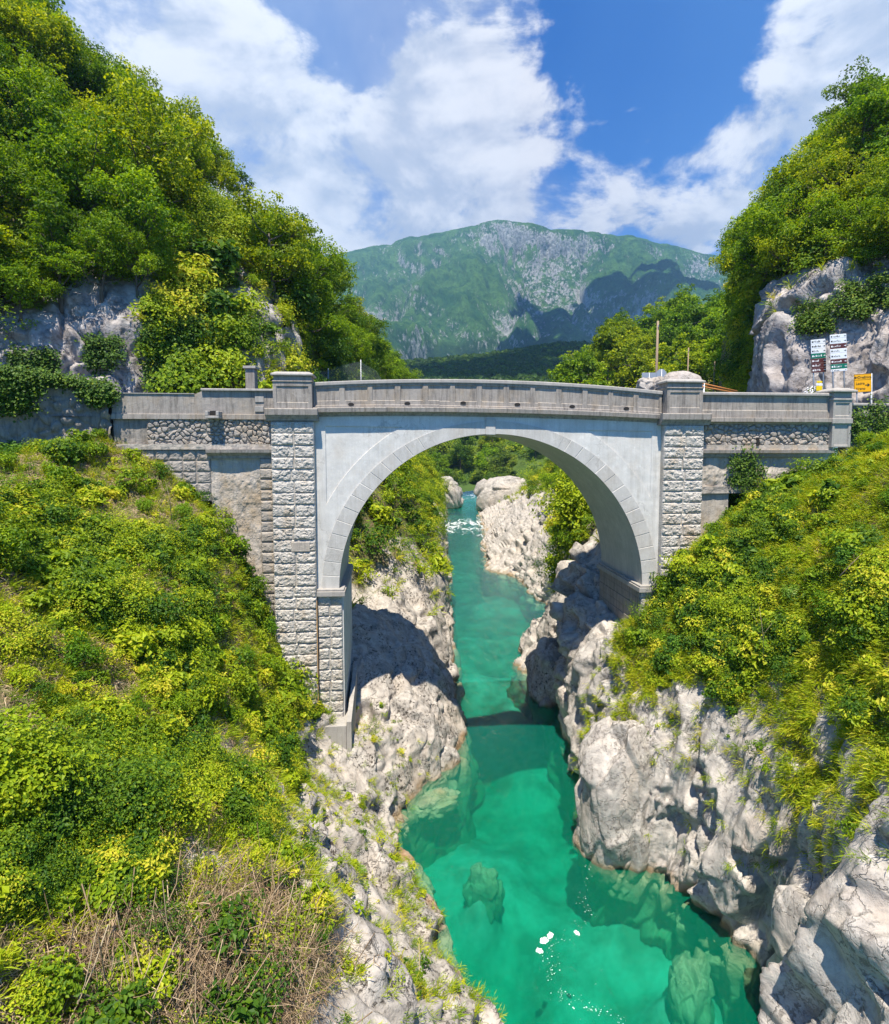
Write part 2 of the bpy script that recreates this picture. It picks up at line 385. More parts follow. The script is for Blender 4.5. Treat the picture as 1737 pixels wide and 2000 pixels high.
def mat_concrete(name, base, dark, streak=.6, bumpk=.35, rust=0.0, sc_=1.0, chisel=0.0):
    m, t = material(name); p = pos(t); ps = t.scale(p, (sc_,) * 3)
    a = t.noise(ps, 1.2, 6, .6, .2); b = t.noise(t.scale(ps, (5.0, 5.0, .5)), 1.3, 6, .7); c = t.noise(ps, 22, 4, .7)
    b2 = t.noise(t.scale(ps, (16.0, 16.0, .7)), 1.0, 4, .6)
    col = t.mix(t.mapr(a, .35, .7), tuple(x * .8 for x in base), base)
    col = t.mix(t.mapr(b, .46, .68, 0, streak), col, dark)
    col = t.mix(t.math('MULTIPLY', t.mapr(b2, .5, .72, 0, streak * .55), t.mapr(t.noise(ps, .7, 4), .4, .62), clamp=True), col, tuple(x * .8 for x in dark))
    col = t.mix(t.mapr(c, .35, .75, 0, .25), col, tuple(min(1, x * 1.35) for x in base))
    col = t.mix(t.mapr(t.noise(ps, 3.2, 6, .7), .60, .72, 0, .6), col, tuple(min(.8, x * 1.3) for x in base))
    if rust: col = t.mix(t.mapr(t.noise(t.scale(ps, (1, 1, .6)), .9, 5, .7), .5, .68, 0, rust), col, (0.36, 0.26, 0.15))
    zz_ = t.n('ShaderNodeSeparateXYZ', {'Vector': p}).outputs[2]
    if name in ('white_render', 'arch_stone'):
        run = t.math('MULTIPLY', t.mapr(t.noise(t.scale(ps, (2.6, 2.6, .12)), 1.2, 6, .75), .50, .66), t.mapr(t.noise(ps, .5, 5, .7), .38, .6), clamp=True)
        col = t.mix(t.math('MULTIPLY', run, .5), col, (0.33, 0.30, 0.25))
        ve = t.voro(t.vmath('ADD', ps, t.vmath('SCALE', t.noise(ps, .9, 6, .65, out='Color'), sc_=2.6).outputs[0]).outputs[0], .22, 'DISTANCE_TO_EDGE')
        col = t.mix(t.math('MULTIPLY', t.mapr(ve, .0, .012, .55, 0), t.mapr(t.noise(ps, .4, 3), .45, .55), clamp=True), col, (0.30, 0.28, 0.25))
    if chisel:
        ch = t.noise(t.scale(ps, (1, 1, 1.3)), 11, 5, .7, 1.2); col = t.mix(t.mapr(ch, .53, .62, 0, chisel), col, tuple(x * .5 for x in dark))
    h = t.math('ADD', a, t.math('MULTIPLY', c, .35)); h = t.math('ADD', h, t.math('MULTIPLY', t.noise(ps, 7, 5, .7), .5))
    finish(t, col, .88, t.bump(h, bumpk, .03), .25)
    return m
M_CONC = mat_concrete('weathered_concrete', (0.34, 0.305, 0.265), (0.10, 0.086, 0.074), .85, .6, .35)
M_CONCL = mat_concrete('pale_concrete', (0.38, 0.355, 0.32), (0.18, 0.16, 0.14), .5, .5)
M_RENDERW = mat_concrete('white_render', (0.65, 0.63, 0.585), (0.48, 0.46, 0.415), .45, .12, .22)
M_SOFFIT = mat_concrete('arch_soffit', (0.50, 0.48, 0.42), (0.30, 0.285, 0.24), .6, .2)
M_RUST = mat_concrete('rusticated_stone', (0.55, 0.51, 0.45), (0.26, 0.235, 0.20), .4, .9, .6, chisel=.75)
M_VOUS = mat_concrete('arch_stone', (0.54, 0.52, 0.48), (0.36, 0.34, 0.30), .5, .3, .2)
M_PLASTER = mat_concrete('stained_plaster', (0.48, 0.425, 0.36), (0.21, 0.185, 0.16), .7, 1.0, .7)
M_BRICK = mat_concrete('quoin_stone', (0.38, 0.34, 0.29), (0.19, 0.165, 0.14), .6, .8, .5)
M_RUBBLE = mat_concrete('rubble_stone', (0.36, 0.325, 0.285), (0.16, 0.14, 0.125), .4, 1.2, .4)
M_OLD = mat_concrete('old_wall_stone', (0.30, 0.27, 0.235), (0.09, 0.08, 0.065), .8, 1.2, .45)
def mat_plain(name, col, rough=.6, metal=0.0, var=.25):
    m, t = material(name); p = pos(t); n = t.noise(p, 14, 4, .6)
    finish(t, t.mix(t.mapr(n, .35, .7, 0, var), col, tuple(c * .6 for c in col)), rough, None, .4, Metallic=metal); return m
M_METAL = mat_plain('grey_metal', (0.42, 0.44, 0.46), .45, .5)
M_SIGNW = mat_plain('white_sign', (0.72, 0.74, 0.76), .4, 0, .08)
M_SIGNB = mat_plain('brown_sign', (0.085, 0.022, 0.018), .4, 0, .1)
M_SIGNG = mat_plain('green_sign', (0.0, 0.14, 0.085), .4, 0, .1)
M_SIGNY = mat_plain('yellow_sign', (0.80, 0.38, 0.0), .4, 0, .08)
M_INK = mat_plain('sign_lettering', (0.03, 0.025, 0.02), .5, 0, .05)
M_INKW = mat_plain('pale_lettering', (0.78, 0.78, 0.78), .5, 0, .05)
M_WOOD = mat_plain('pole_wood', (0.30, 0.22, 0.15), .85)
M_ASPH = mat_plain('asphalt', (0.10, 0.10, 0.10), .9)
M_ORANGE = mat_plain('orange_pipe', (0.50, 0.20, 0.05), .6)
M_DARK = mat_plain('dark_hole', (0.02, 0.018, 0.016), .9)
M_YEL = mat_plain('yellow_paint', (0.80, 0.58, 0.0), .5)
M_PETAL = mat_plain('white_petal', (0.78, 0.76, 0.74), .6, 0, .15)
# ------------------------------------------------------------------ the bridge
bridge = empty('stone_arch_bridge', tuple(BR(np.array([.3, 2.7, -14.0]))))
tag(bridge, 'old stone arch bridge with pale rendered spandrels spanning the turquoise gorge', 'bridge')
def bpart(o):
    o.matrix_parent_inverse = Matrix.Translation(-Vector(bridge.location)); return o
BW = 5.5                                     # width of the bridge
ARC_S, ARC_Z, RI, ROX, ROZ = 0.33, -7.05, 7.6, 8.41, 8.22
def arch_pt(a, k):                            # a: angle from right springing, k: 0 inner .. 1 outer
    rx = RI * (1 - k) + ROX * k; rz = RI * (1 - k) + ROZ * k
    return ARC_S + rx * np.cos(a), ARC_Z + rz * np.sin(a)
# spandrel walls (front and back) as height-field slabs above the ring
def zlow(s_):
    x = (s_ - ARC_S) / (ROX - .02)
    return ARC_Z - .1 if abs(x) >= 1 else ARC_Z + max(-.1, (ROZ - .03) * math.sqrt(1 - x * x))
def ztop(s_): return 1.42 + .15 * (1 - (s_ / 8.6) ** 2)
def panel_h(S, Z):
    r = np.hypot((S - ARC_S) / 1.012, (Z - ARC_Z)); g = 0.03
    L = np.minimum.reduce([(S + 7.82), (.80 - Z), r - 9.05, -3.2 - S + 0 * S])
    R_ = np.minimum.reduce([(8.28 - S), (.80 - Z), r - 9.05, S - 3.7])
    inside = np.maximum(L, R_)
    h = np.where(inside > 0, -.05, 0.0)
    return h + fbm(np.stack([S * 1.5, Z * 1.5, S * 0], -1), 4, 3) * .012
def spandrel(front, side):
    s0, s1 = -8.36, 8.74
    return bpart(gridbox('spandrel_wall', s0, s1, zlow, ztop, front, .35, panel_h if side else None, .035 if side else .4, M_RENDERW, bridge, BRs))
spandrel(0.0, True); spandrel(BW - .35, False)
# voussoir ring with cut joints
def ring(front, detail):
    na, nk = (1500, 14) if detail else (80, 3)
    A = np.linspace(0.0, math.pi, na); K = np.linspace(0, 1, nk); AA, KK = np.meshgrid(A, K, indexing='ij')
    S_, Z_ = arch_pt(AA, KK); nb = 37
    ph = AA / math.pi * nb; dj = np.abs(ph - np.round(ph)) * math.pi * 7.9 / nb
    low = np.abs(AA - math.pi / 2) > .42                                       # joints show mostly on the haunches
    cell = _h(np.round(ph - .5).astype(int), KK.astype(int) * 0, KK.astype(int) * 0, 5)
    H = .035 + (-.022 * (1 - sstep(.006, .024, dj))) * np.where(low, .15 + 1.1 * cell, .15) * sstep(0, .02, KK)
    H = H + (cell - .5) * .016 * low
    Fr = np.stack([S_, front - H, Z_], -1).reshape(-1, 3); Bk = np.stack([S_, np.full_like(S_, front + .3), Z_], -1).reshape(-1, 3); n = na * nk
    out = np.arange(na) * nk + nk - 1; inn = np.arange(na) * nk
    fs = [grid_faces(na, nk, flip=True), np.stack([out[:-1], out[1:], out[1:] + n, out[:-1] + n], 1), np.stack([inn[:-1], inn[:-1] + n, inn[1:] + n, inn[1:]], 1)]
    return bpart(link('arch_ring', mesh_np('arch_ring', BRs(np.concatenate([Fr, Bk])), np.concatenate(fs), False), M_VOUS, bridge))
ring(0.0, True)
# soffit (barrel)
na, nt = 160, 40; A = np.linspace(0.0, math.pi, na); T = np.linspace(.0, BW + .02, nt); AA, TT = np.meshgrid(A, T, indexing='ij')
rr = RI - .004 + fbm(np.stack([AA * 5, TT * .7, AA * 0], -1), 3, 9) * .02
S_ = ARC_S + rr * np.cos(AA); Z_ = ARC_Z + rr * np.sin(AA)
rr2 = rr + .5; S2 = ARC_S + rr2 * np.cos(AA); Z2 = ARC_Z + rr2 * np.sin(AA); n = na * nt
V = np.concatenate([np.stack([S_, TT - .03, Z_], -1).reshape(-1, 3), np.stack([S2, TT * .98 + .04, Z2], -1).reshape(-1, 3)])
bpart(link('arch_barrel', mesh_np('arch_barrel', BRs(V), np.concatenate([grid_faces(na, nt), grid_faces(na, nt, n, True)]), True), M_SOFFIT, bridge))
# keystone
k_ = MB(); k_.box((ARC_S - .24 - .25, -.075, ARC_Z + 7.55), (ARC_S + .24 - .25, .25, ARC_Z + 8.33), BRs, bev=.02); bpart(k_.build('keystone', M_VOUS, bridge))
# fill above the barrel so nothing is hollow
# deck
bpart(gridbox('road_deck', -10.4, 10.9, 1.15, lambda s_: 1.55 + .12 * (1 - (s_ / 10.9) ** 2), .36, BW - .72, None, .5, M_ASPH, bridge, BRs))
# rusticated piers
def blocks(s0, s1, ztop_, course, rough=.045, seed=1, nsp=2, jw=.022, depth=.05):
    w_ = s1 - s0
    def hf(S, Z):
        ph = (ztop_ - Z) / course; row = np.floor(ph).astype(int); fz = (ph - row) * course; dz = np.minimum(fz, course - fz)
        off = np.where(_h(row, row * 0, row * 0, seed) > .5, .06, -.06) + (_h(row, row * 0, row * 0 + 1, seed) - .5) * .08
        u = (S - s0) / w_ * nsp; uu = u - off; col = np.floor(uu).astype(int); fu = (uu - col); dx = np.minimum(fu, 1 - fu) * w_ / nsp
        dx = np.where(uu < .6, np.where(uu < .5, 9, dx), dx); dx = np.where(uu > nsp - .5, 9, dx)
        dx = np.minimum(dx, np.minimum(S - s0, s1 - S) + .012)
        dd = np.minimum(dz, dx); e = sstep(jw * .4, jw * 2.6, dd)
        f1, f2, cp, cr = worley(np.stack([S * 7, Z * 9, S * 0 + seed], -1), seed)
        n_ = fbm(np.stack([S * 9, Z * 9, S * 0 + seed], -1), 4, seed, .6, True) * .5 + fbm(np.stack([S * 3, Z * 3, S * 0], -1), 3, seed + 7) * .7 + (cr - .5) * .9
        return -depth * (1 - e) + e * (rough * 1.15 * n_ + .025 * sstep(0, .14, dd) + (_h(row, np.floor(uu).astype(int), row * 0, seed + 9) - .5) * .045)
    return hf
def pier(s0, s1, zt, zb, t0, course, name='pier', seed=1, mat=None, res=.03, tb=None, nsp=2, rough=.04):
    tb = tb or .45
    return bpart(gridbox(name, s0, s1, zb, zt, t0, tb - t0, blocks(s0, s1, zt, course, rough=rough, seed=seed, nsp=nsp), res, mat or M_RUST, bridge, BR))
pL = pier(-10.27, -8.32, 1.10, -13.35, -.36, .555, 'pier', 3)
pR = pier(8.74, 10.81, 1.02, -9.4, -.36, .555, 'pier', 5)
tag(pL, 'tall rusticated stone pier left of the arch'); tag(pR, 'rusticated stone pier right of the arch, foot in shrubs')
# one smooth patched block on the left pier
q = MB(); s_, z_ = Bpx(585, 1068, -.36); q.box((s_ - .38, -.40, z_ - .24), (s_ + .5, -.2, z_ + .24), BR, bev=.03); bpart(q.build('patch_stone', M_PLASTER, bridge))
# frieze block on each pier under the ledge, and ledge with mouldings
def steps(name, s0, s1, prof, mat, fn=BR, curve=None, back=.3, n=1):
    """horizontal moulding: prof = [(t,z), ...] from bottom to top, extruded along s"""
    S = np.linspace(s0, s1, n + 1); V = []; m_ = len(prof) + 2
    pr = [(back, prof[0][1])] + list(prof) + [(back, prof[-1][1])]
    for s_ in S:
        dz = curve(s_) if curve else 0
        for (t_, z_) in pr: V.append((s_, t_, z_ + dz))
    F = []
    for i in range(n):
        for k in range(m_): F.append((i * m_ + k, i * m_ + (k + 1) % m_, (i + 1) * m_ + (k + 1) % m_, (i + 1) * m_ + k))
    F += [tuple(range(m_)), tuple(n * m_ + k for k in range(m_))[::-1]]
    return MB().add(fn(np.array(V)), F)
camb = lambda s_: .15 * (1 - (s_ / 8.6) ** 2)
bpart(steps('l', -8.42, 8.84, [(-.05, 1.22), (-.06, 1.27), (-.16, 1.36), (-.20, 1.395), (-.34, 1.41), (-.36, 1.60), (-.33, 1.63)], M_CONC, BRs, camb, .4, 40).build('string_course', M_CONC, bridge))
for s0, s1, dz in ((-10.47, -8.10, .03), (8.50, 11.02, -.1)):
    bpart(steps('l', s0, s1, [(-.42, 1.10 + dz), (-.44, 1.17 + dz), (-.58, 1.34 + dz), (-.62, 1.36 + dz), (-.64, 1.62 + dz), (-.60, 1.66 + dz)], M_CONC, BR, None, .40, 1).build('pier_ledge', M_CONC, bridge))
# parapet with sunk panels
def par_top(s_): return 2.62 + .34 * (1 - (s_ / 8.6) ** 2)
def par_bot(s_): return 1.625 + .15 * (1 - (s_ / 8.6) ** 2)
NP = 13; pw = 17.06 / NP
def par_h(S, Z):
    u = (S + 8.34) / pw; fu = (u - np.floor(u)) * pw; du = np.minimum(fu, pw - fu) - .13
    zt = 2.62 + .34 * (1 - (S / 8.6) ** 2); zb = 1.625 + .15 * (1 - (S / 8.6) ** 2)
    dz = np.minimum(zt - .10 - Z, Z - zb - .33)
    ins = np.minimum(du, dz)
    return np.where(ins > 0, -.05, 0) + np.where(Z < zb + .12, .03, 0) + fbm(np.stack([S * 4, Z * 4, S * 0], -1), 3, 12) * .006
par = bpart(gridbox('parapet', -8.34, 8.72, par_bot, par_top, -.02, .38, par_h, .03, M_CONC, bridge, BRs))
bpart(gridbox('parapet', -8.34, 8.72, par_bot, par_top, BW - .36, .36, None, .5, M_CONC, bridge, BRs))
bpart(steps('c', -8.34, 8.72, [(-.07, 0), (-.085, .03), (-.085, .15), (-.06, .185), (.15, .20)], M_CONCL, BRs, lambda s_: par_top(s_) + .002, .40, 40).build('coping', M_CONCL, bridge))
bpart(steps('c', -8.34, 8.72, [(BW - .40, 0), (BW - .40, .16)], M_CONCL, BRs, lambda s_: par_top(s_) + .002, BW + .02, 40).build('coping', M_CONCL, bridge))
# drain holes at the foot of the parapet
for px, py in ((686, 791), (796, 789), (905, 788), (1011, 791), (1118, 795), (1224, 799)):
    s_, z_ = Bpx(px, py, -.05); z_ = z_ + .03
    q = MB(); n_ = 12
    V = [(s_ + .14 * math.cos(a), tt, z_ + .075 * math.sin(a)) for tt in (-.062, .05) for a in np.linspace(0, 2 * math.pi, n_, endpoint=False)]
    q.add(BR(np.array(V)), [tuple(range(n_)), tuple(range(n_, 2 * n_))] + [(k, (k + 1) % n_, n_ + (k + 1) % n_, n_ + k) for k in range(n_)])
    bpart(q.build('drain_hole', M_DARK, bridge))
# pedestals with caps
def pedestal(s0, s1, zb, dome):
    def hf(S, Z):
        ins = np.minimum(np.minimum(S - s0 - .17, s1 - .17 - S), np.minimum(zb + 1.02 - Z, Z - zb - .30))
        return np.where(ins > 0, -.045, 0) + fbm(np.stack([S * 5, Z * 5, S * 0], -1), 3, 4) * .006
    bpart(gridbox('pedestal', s0, s1, zb, zb + 1.22, -.45, 1.0, hf, .03, M_CONC, bridge, BR))
    q = MB(); q.box((s0 - .03, -.49, zb + 1.222), (s1 + .03, .58, zb + 1.28), BR, bev=.015); q.box((s0 + .03, -.42, zb + 1.283), (s1 - .03, .52, zb + 1.50), BR, bev=.01)
    bpart(q.build('pedestal_neck', M_CONC, bridge))
    q = MB(); q.box((s0 - .08, -.55, zb + 1.503), (s1 + .08, .64, zb + 1.60), BR, bev=.02)
    # shallow hipped top
    a, b, c_, d_ = s0 - .07, s1 + .07, -.53, .62; z1, z2 = zb + 1.60, zb + 1.70
    V = [(a, c_, z1), (b, c_, z1), (b, d_, z1), (a, d_, z1), (a + .2, c_ + .2, z2), (b - .2, c_ + .2, z2), (b - .2, d_ - .2, z2), (a + .2, d_ - .2, z2)]
    q.add(BR(np.array(V)), [(0, 1, 5, 4), (1, 2, 6, 5), (2, 3, 7, 6), (3, 0, 4, 7), (4, 5, 6, 7)])
    bpart(q.build('pedestal_cap', M_CONCL, bridge))
pedestal(-10.12, -8.36, 1.68, False); pedestal(8.78, 10.62, 1.56, True)
# imposts and abutments
def impost(s0, s1, side):
    q = MB()
    q.box((s0, -.30, -7.33), (s1, BW + .1, -7.08), lambda V: BR(V, SP), bev=.02)
    q.box((s0 + (.05 if side > 0 else 0), -.24, -7.075), (s1 - (.05 if side < 0 else 0), BW + .05, -6.98), lambda V: BR(V, SP), bev=.02)
    return bpart(q.build('impost', M_CONCL, bridge))
impost(-8.31, -6.98, -1); impost(7.68, 8.735, 1)
bpart(gridbox('abutment', -8.30, -7.14, -13.4, -7.20, -.12, BW, blocks(-8.30, -7.14, -7.70, .53, seed=11, rough=.035, nsp=2), .03, M_RUST, bridge, BR))
q = MB(); q.box((-8.2, .0, -15.2), (-7.08, BW - .1, -7.25), BR); bpart(q.build('abutment_side', M_RENDERW, bridge))
def boards(S, Z):
    return fbm(np.stack([S * 3, Z * 3, S * 0], -1), 3, 2) * .008
q = MB()
for k in range(5): q.box((7.80 + .02 * (k % 2), -.02, -9.55 + k * .44), (8.7, BW - .1, -9.55 + (k + 1) * .44 - .012), BR, bev=.012)
bpart(q.build('abutment_side', M_CONC, bridge))
bpart(gridbox('abutment', 7.86, 8.735, -9.5, -7.43, -.14, .11, blocks(7.86, 8.735, -7.75, .53, seed=21, rough=.03, nsp=1), .03, M_RUST, bridge, BR))
# concrete footing under the left abutment and its thin upright slab
s0, z0 = Bpx(634, 1405, -.8); s1, z1 = Bpx(682, 1475, -.8)
q = MB(); q.box((-8.25, -.95, -15.9), (-6.93, 1.5, -13.28), BR, bev=.03); bpart(q.build('footing', M_CONCL, bridge))
V = [(-6.92, -.98, -16.2), (-6.92, 4.2, -16.2), (-6.92, 4.2, -12.2), (-6.92, -.98, -13.1), (-6.70, -.98, -16.2), (-6.70, 4.2, -16.2), (-6.70, 4.2, -12.2), (-6.70, -.98, -13.1)]
bpart(MB().add(BR(np.array(V)), [(0, 1, 2, 3), (4, 7, 6, 5), (0, 3, 7, 4), (1, 5, 6, 2), (3, 2, 6, 7), (0, 4, 5, 1)]).build('footing_slab', M_CONCL, bridge))
q = MB(); q.box((-8.37, -.33, -13.3), (-8.29, -.30, -7.4), BR); bpart(q.build('drip_pipe', mat_plain('rusty_pipe', (.42, .26, .12), .7), bridge))

# ------------------------------------------------------------------ wing walls
def wall_thing(name, loc, label, cat='wall'):
    e = empty(name, tuple(loc)); tag(e, label, cat)
    def fix(o): o.parent = e; o.matrix_parent_inverse = Matrix.Translation(-Vector(e.location)); return o
    return e, fix
def rubble(sc_=3.2, amp=.10, seed=1, ks=1.0):
    def hf(S, Z):
        p_ = np.stack([S * sc_ * ks, Z * sc_, S * 0 + .5], -1)
        p_ = p_ + .25 * np.stack([vnoise(p_ * .8, 1), vnoise(p_ * .8, 2), S * 0], -1); p_[..., 2] = .5
        f1, f2, cp, cr = worley(p_, seed)
        e = sstep(.02, .22, f2 - f1)
        return e * (amp * (.5 + cr) * (1 - .45 * f1)) - .04 * (1 - e) + fbm(np.stack([S * 8, Z * 8, S * 0], -1), 3, seed) * .02
    return hf
def rough_h(amp=.03, sc_=2.0, seed=0):
    return lambda S, Z: fbm(np.stack([S * sc_, Z * sc_, S * 0], -1), 5, seed, .6) * amp
wl, fx = wall_thing('retaining_wall', BR(np.array([-13.5, .3, -5.])), 'stained approach wall joining the left pier, rubble band under a concrete parapet')
stepf = lambda s_: 2.33 if s_ < -13.75 else (2.33 + (s_ + 13.75) / .35 * .17 if s_ < -13.4 else 2.50)
fx(gridbox('parapet', -17.4, -10.13, 1.2, stepf, .02, .4, rough_h(.012, 3, 5), .06, M_CONC, None, BR))
fx(steps('c', -13.42, -10.13, [(-.10, 2.503), (-.11, 2.52), (-.11, 2.585), (-.08, 2.61)], M_CONCL, BR, None, .45, 1).build('coping', M_CONCL))
fx(steps('c', -17.4, -13.75, [(-.01, 2.333), (-.03, 2.35), (-.03, 2.385)], M_CONCL, BR, None, .45, 1).build('coping', M_CONCL))
fx(steps('c', -17.4, -10.3, [(-.05, 1.19), (-.06, 1.20), (-.06, 1.42), (-.02, 1.44)], M_CONC, BR, None, .45, 1).build('parapet_base', M_CONC))
fx(gridbox('rubble_band', -15.9, -10.29, .06, 1.188, .06, .5, rubble(4.9, .075, 4, .8), .035, M_RUBBLE, None, BR))
fx(gridbox('stone_course', -17.4, -10.29, -.2, .055, -.06, .5, rough_h(.05, 2.5, 8), .05, M_PLASTER, None, BR))
fx(steps('c', -13.25, -10.29, [(.0, -.62), (-.03, -.5), (-.05, -.48), (-.2, -.36), (-.22, -.345), (-.24, -.203)], M_CONC, BR, None, .5, 1).build('cornice', M_CONC))
fx(gridbox('block_facing', -17.4, -13.15, -2.6, -.205, .05, .6, blocks(-17.4, -13.15, -.205, .52, seed=31, nsp=7, rough=.03), .04, M_RUBBLE, None, BR))
fx(gridbox('plaster_facing', -13.14, -10.86, -11.5, -.49, .14, .5, lambda S, Z: fbm(np.stack([S * 1.3, Z * .9, S * 0], -1), 6, 3, .65) * .12, .04, M_PLASTER, None, BR))
fx(gridbox('quoins', -10.90, -10.29, -12.4, -.625, .02, .5, blocks(-10.9, -10.29, -.6, .50, seed=41, nsp=1, rough=.02, depth=.06), .03, M_BRICK, None, BR))
fx(gridbox('rubble_band', -17.4, -15.91, -.1, 1.188, .12, .4, rough_h(.04, 3, 3), .08, M_OLD, None, BR))
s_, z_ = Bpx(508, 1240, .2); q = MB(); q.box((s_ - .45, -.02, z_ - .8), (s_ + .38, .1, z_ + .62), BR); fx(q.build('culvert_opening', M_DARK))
s_, z_ = Bpx(495, 1150, .2); fx(gridbox('stone_patch', s_ - .7, s_ + .55, z_ - .7, z_ + .7, .08, .2, blocks(s_ - .7, s_ + .55, z_ + .7, .12, seed=51, nsp=6, rough=.02, depth=.03, jw=.012), .02, M_RUBBLE, None, BR))
for px, py in ((507, 780), (507, 799)):
    s_, z_ = Bpx(px, py, 0); q = MB(); q.box((s_ - .2, -.02 if py < 790 else -.05, z_ - .13), (s_ + .2, .1, z_ + .13), BR, bev=.01); fx(q.build('inset_stone', M_CONCL))
# drain spout sticking out of the wall
s_, z_ = Bpx(416, 808, -.4); q = MB()
q.box((s_ - .30, -.55, z_ - .22), (s_ + .30, .1, z_ - .10), BR, bev=.02); q.box((s_ - .30, -.55, z_ - .098), (s_ - .17, .1, z_ + .12), BR, bev=.02); q.box((s_ + .17, -.55, z_ - .098), (s_ + .30, .1, z_ + .12), BR, bev=.02)
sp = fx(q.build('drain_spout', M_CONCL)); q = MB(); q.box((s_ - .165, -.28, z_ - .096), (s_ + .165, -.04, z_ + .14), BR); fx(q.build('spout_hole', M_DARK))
# old wall running toward the viewer at the far left
ow, fx = wall_thing('stone_wall', BR(np.array([-20., -2, -2.])), 'dark old roadside wall at far left, ivy hanging over its top')
pA = BR(np.array([-17.4, .0, 0.])); pts = [pA, P(190, 800, 25.6), P(120, 800, 25.1), P(0, 800, 23.5), P(-250, 800, 20.0)]; pts = [np.array([p_[0], p_[1]]) for p_ in pts]
tops = [2.36, 2.6, 2.85, 2.95, 3.0]
seg = []; 
for i in range(len(pts) - 1):
    for k in np.linspace(0, 1, 24, endpoint=False): seg.append((pts[i] * (1 - k) + pts[i + 1] * k, tops[i] * (1 - k) + tops[i + 1] * k))
seg = seg[::-1]; V = []; nv = 95
for (q2, zt) in seg:
    for z in np.linspace(-5.0, zt, nv): V.append((q2[0], q2[1], z))
V = np.array(V); n0 = len(V); hh = rubble(2.2, .16, 9)(V[:, 0] + V[:, 1] * .5, V[:, 2]) + fbm(V * 1.1, 4, 3) * .12; Fv = V.copy(); Fv[:, 1] -= hh; Bv = V.copy(); Bv[:, 1] += .6
nu = len(seg); top = np.arange(nu) * nv + nv - 1
fc = np.concatenate([grid_faces(nu, nv), grid_faces(nu, nv, n0, True), np.stack([top[:-1], top[1:], top[1:] + n0, top[:-1] + n0], 1)])
fx(link('wall_face', mesh_np('wall_face', np.concatenate([Fv, Bv]), fc, True), M_OLD))
q = MB()
for i in range(0, nu - 1, 6):
    a, b = seg[i], seg[min(i + 6, nu - 1)]
    for (A_, B_) in ((a, b),):
        V = [];
        for (q2, zt) in (a, b):
            V += [(q2[0], q2[1] - .12, zt + .003), (q2[0], q2[1] + .62, zt + .003), (q2[0], q2[1] + .62, zt + .10), (q2[0], q2[1] - .12, zt + .10)]
        q.add(np.array(V), [(0, 1, 5, 4), (1, 2, 6, 5), (2, 3, 7, 6), (3, 0, 4, 7), (0, 3, 2, 1), (4, 5, 6, 7)])
fx(q.build('coping', M_CONCL))
OLDSEG = seg
# right approach wall
wr, fx = wall_thing('retaining_wall', BR(np.array([14., .3, -5.])), 'stone approach wall joining the right pier, with narrow slit in its rubble band')
fx(gridbox('parapet', 10.6, 18.05, 1.38, 2.50, .0, .4, lambda S, Z: np.where(np.minimum(Z - 1.75, 2.42 - Z) > 0, -.03, 0) + fbm(np.stack([S * 4, Z * 4, S * 0], -1), 3, 6) * .006, .05, M_CONC, None, BR))
fx(steps('c', 10.6, 18.05, [(-.10, 2.503), (-.12, 2.53), (-.12, 2.62), (-.08, 2.66)], M_CONCL, BR, None, .5, 1).build('coping', M_CONCL))
fx(steps('c', 10.85, 18.1, [(-.08, 1.06), (-.10, 1.10), (-.22, 1.16), (-.25, 1.18), (-.25, 1.36), (-.18, 1.378)], M_CONC, BR, None, .5, 1).build('string_course', M_CONC))
fx(gridbox('rubble_band', 10.82, 18.0, .02, 1.055, .04, .5, rubble(4.3, .085, 14, .8), .035, M_RUBBLE, None, BR))
fx(gridbox('stone_course', 10.82, 18.0, -.25, .015, -.04, .5, rough_h(.03, 2.5, 18), .05, M_PLASTER, None, BR))
fx(steps('c', 10.82, 18.0, [(.02, -.62), (-.02, -.55), (-.05, -.45), (-.16, -.40), (-.18, -.255)], M_CONC, BR, None, .5, 1).build('cornice', M_CONC))
fx(gridbox('rough_facing', 10.9, 18.0, -2.1, -.625, .1, .5, lambda S, Z: fbm(np.stack([S * 1.3, Z * 1.3, S * 0], -1), 5, 13, .6) * .14, .05, M_PLASTER, None, BR))
fx(gridbox('stone_course', 10.9, 18.0, -2.45, -2.105, -.02, .5, rough_h(.05, 3.5, 28), .05, M_RUBBLE, None, BR))
fx(gridbox('plaster_facing', 10.81, 12.5, -6, -2.455, .12, .5, rough_h(.03, 1.5, 38), .1, M_PLASTER, None, BR))
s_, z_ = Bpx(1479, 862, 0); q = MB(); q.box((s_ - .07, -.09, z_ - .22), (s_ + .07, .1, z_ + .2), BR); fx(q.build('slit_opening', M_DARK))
# corner pillar at the end of the right wall
pp, fx = wall_thing('wall_pillar', BR(np.array([18.5, .1, -1.])), 'grey panelled pillar with moulded cap at right end of the parapet', 'pillar')
s0, z0 = Bpx(1624, 850, -.2); s1, z1 = Bpx(1656, 850, -.2); sc0 = s0; sw = s1 - s0 + .12
fx(gridbox('shaft', s0, s0 + sw, -.1, 2.28, -.25, 1.0, lambda S, Z: np.where(np.minimum(np.minimum(S - s0 - .14, s0 + sw - .14 - S), np.minimum(2.15 - Z, np.where(Z > 1.35, Z - 1.5, np.minimum(Z - 0, 1.05 - Z)))) > 0, -.05, 0), .03, M_CONCL, None, BR))
q = MB(); q.box((s0 - .05, -.31, 1.10), (s0 + sw + .05, -.2, 1.36), BR, bev=.02); q.box((s0 - .04, -.30, 2.285), (s0 + sw + .04, .82, 2.40), BR, bev=.02); q.box((s0 + .02, -.24, 2.403), (s0 + sw - .02, .76, 2.68), BR, bev=.02)
fx(q.build('neck', M_CONCL)); q = MB(); q.box((s0 - .16, -.42, 2.685), (s0 + sw + .16, .94, 2.79), BR, bev=.03)
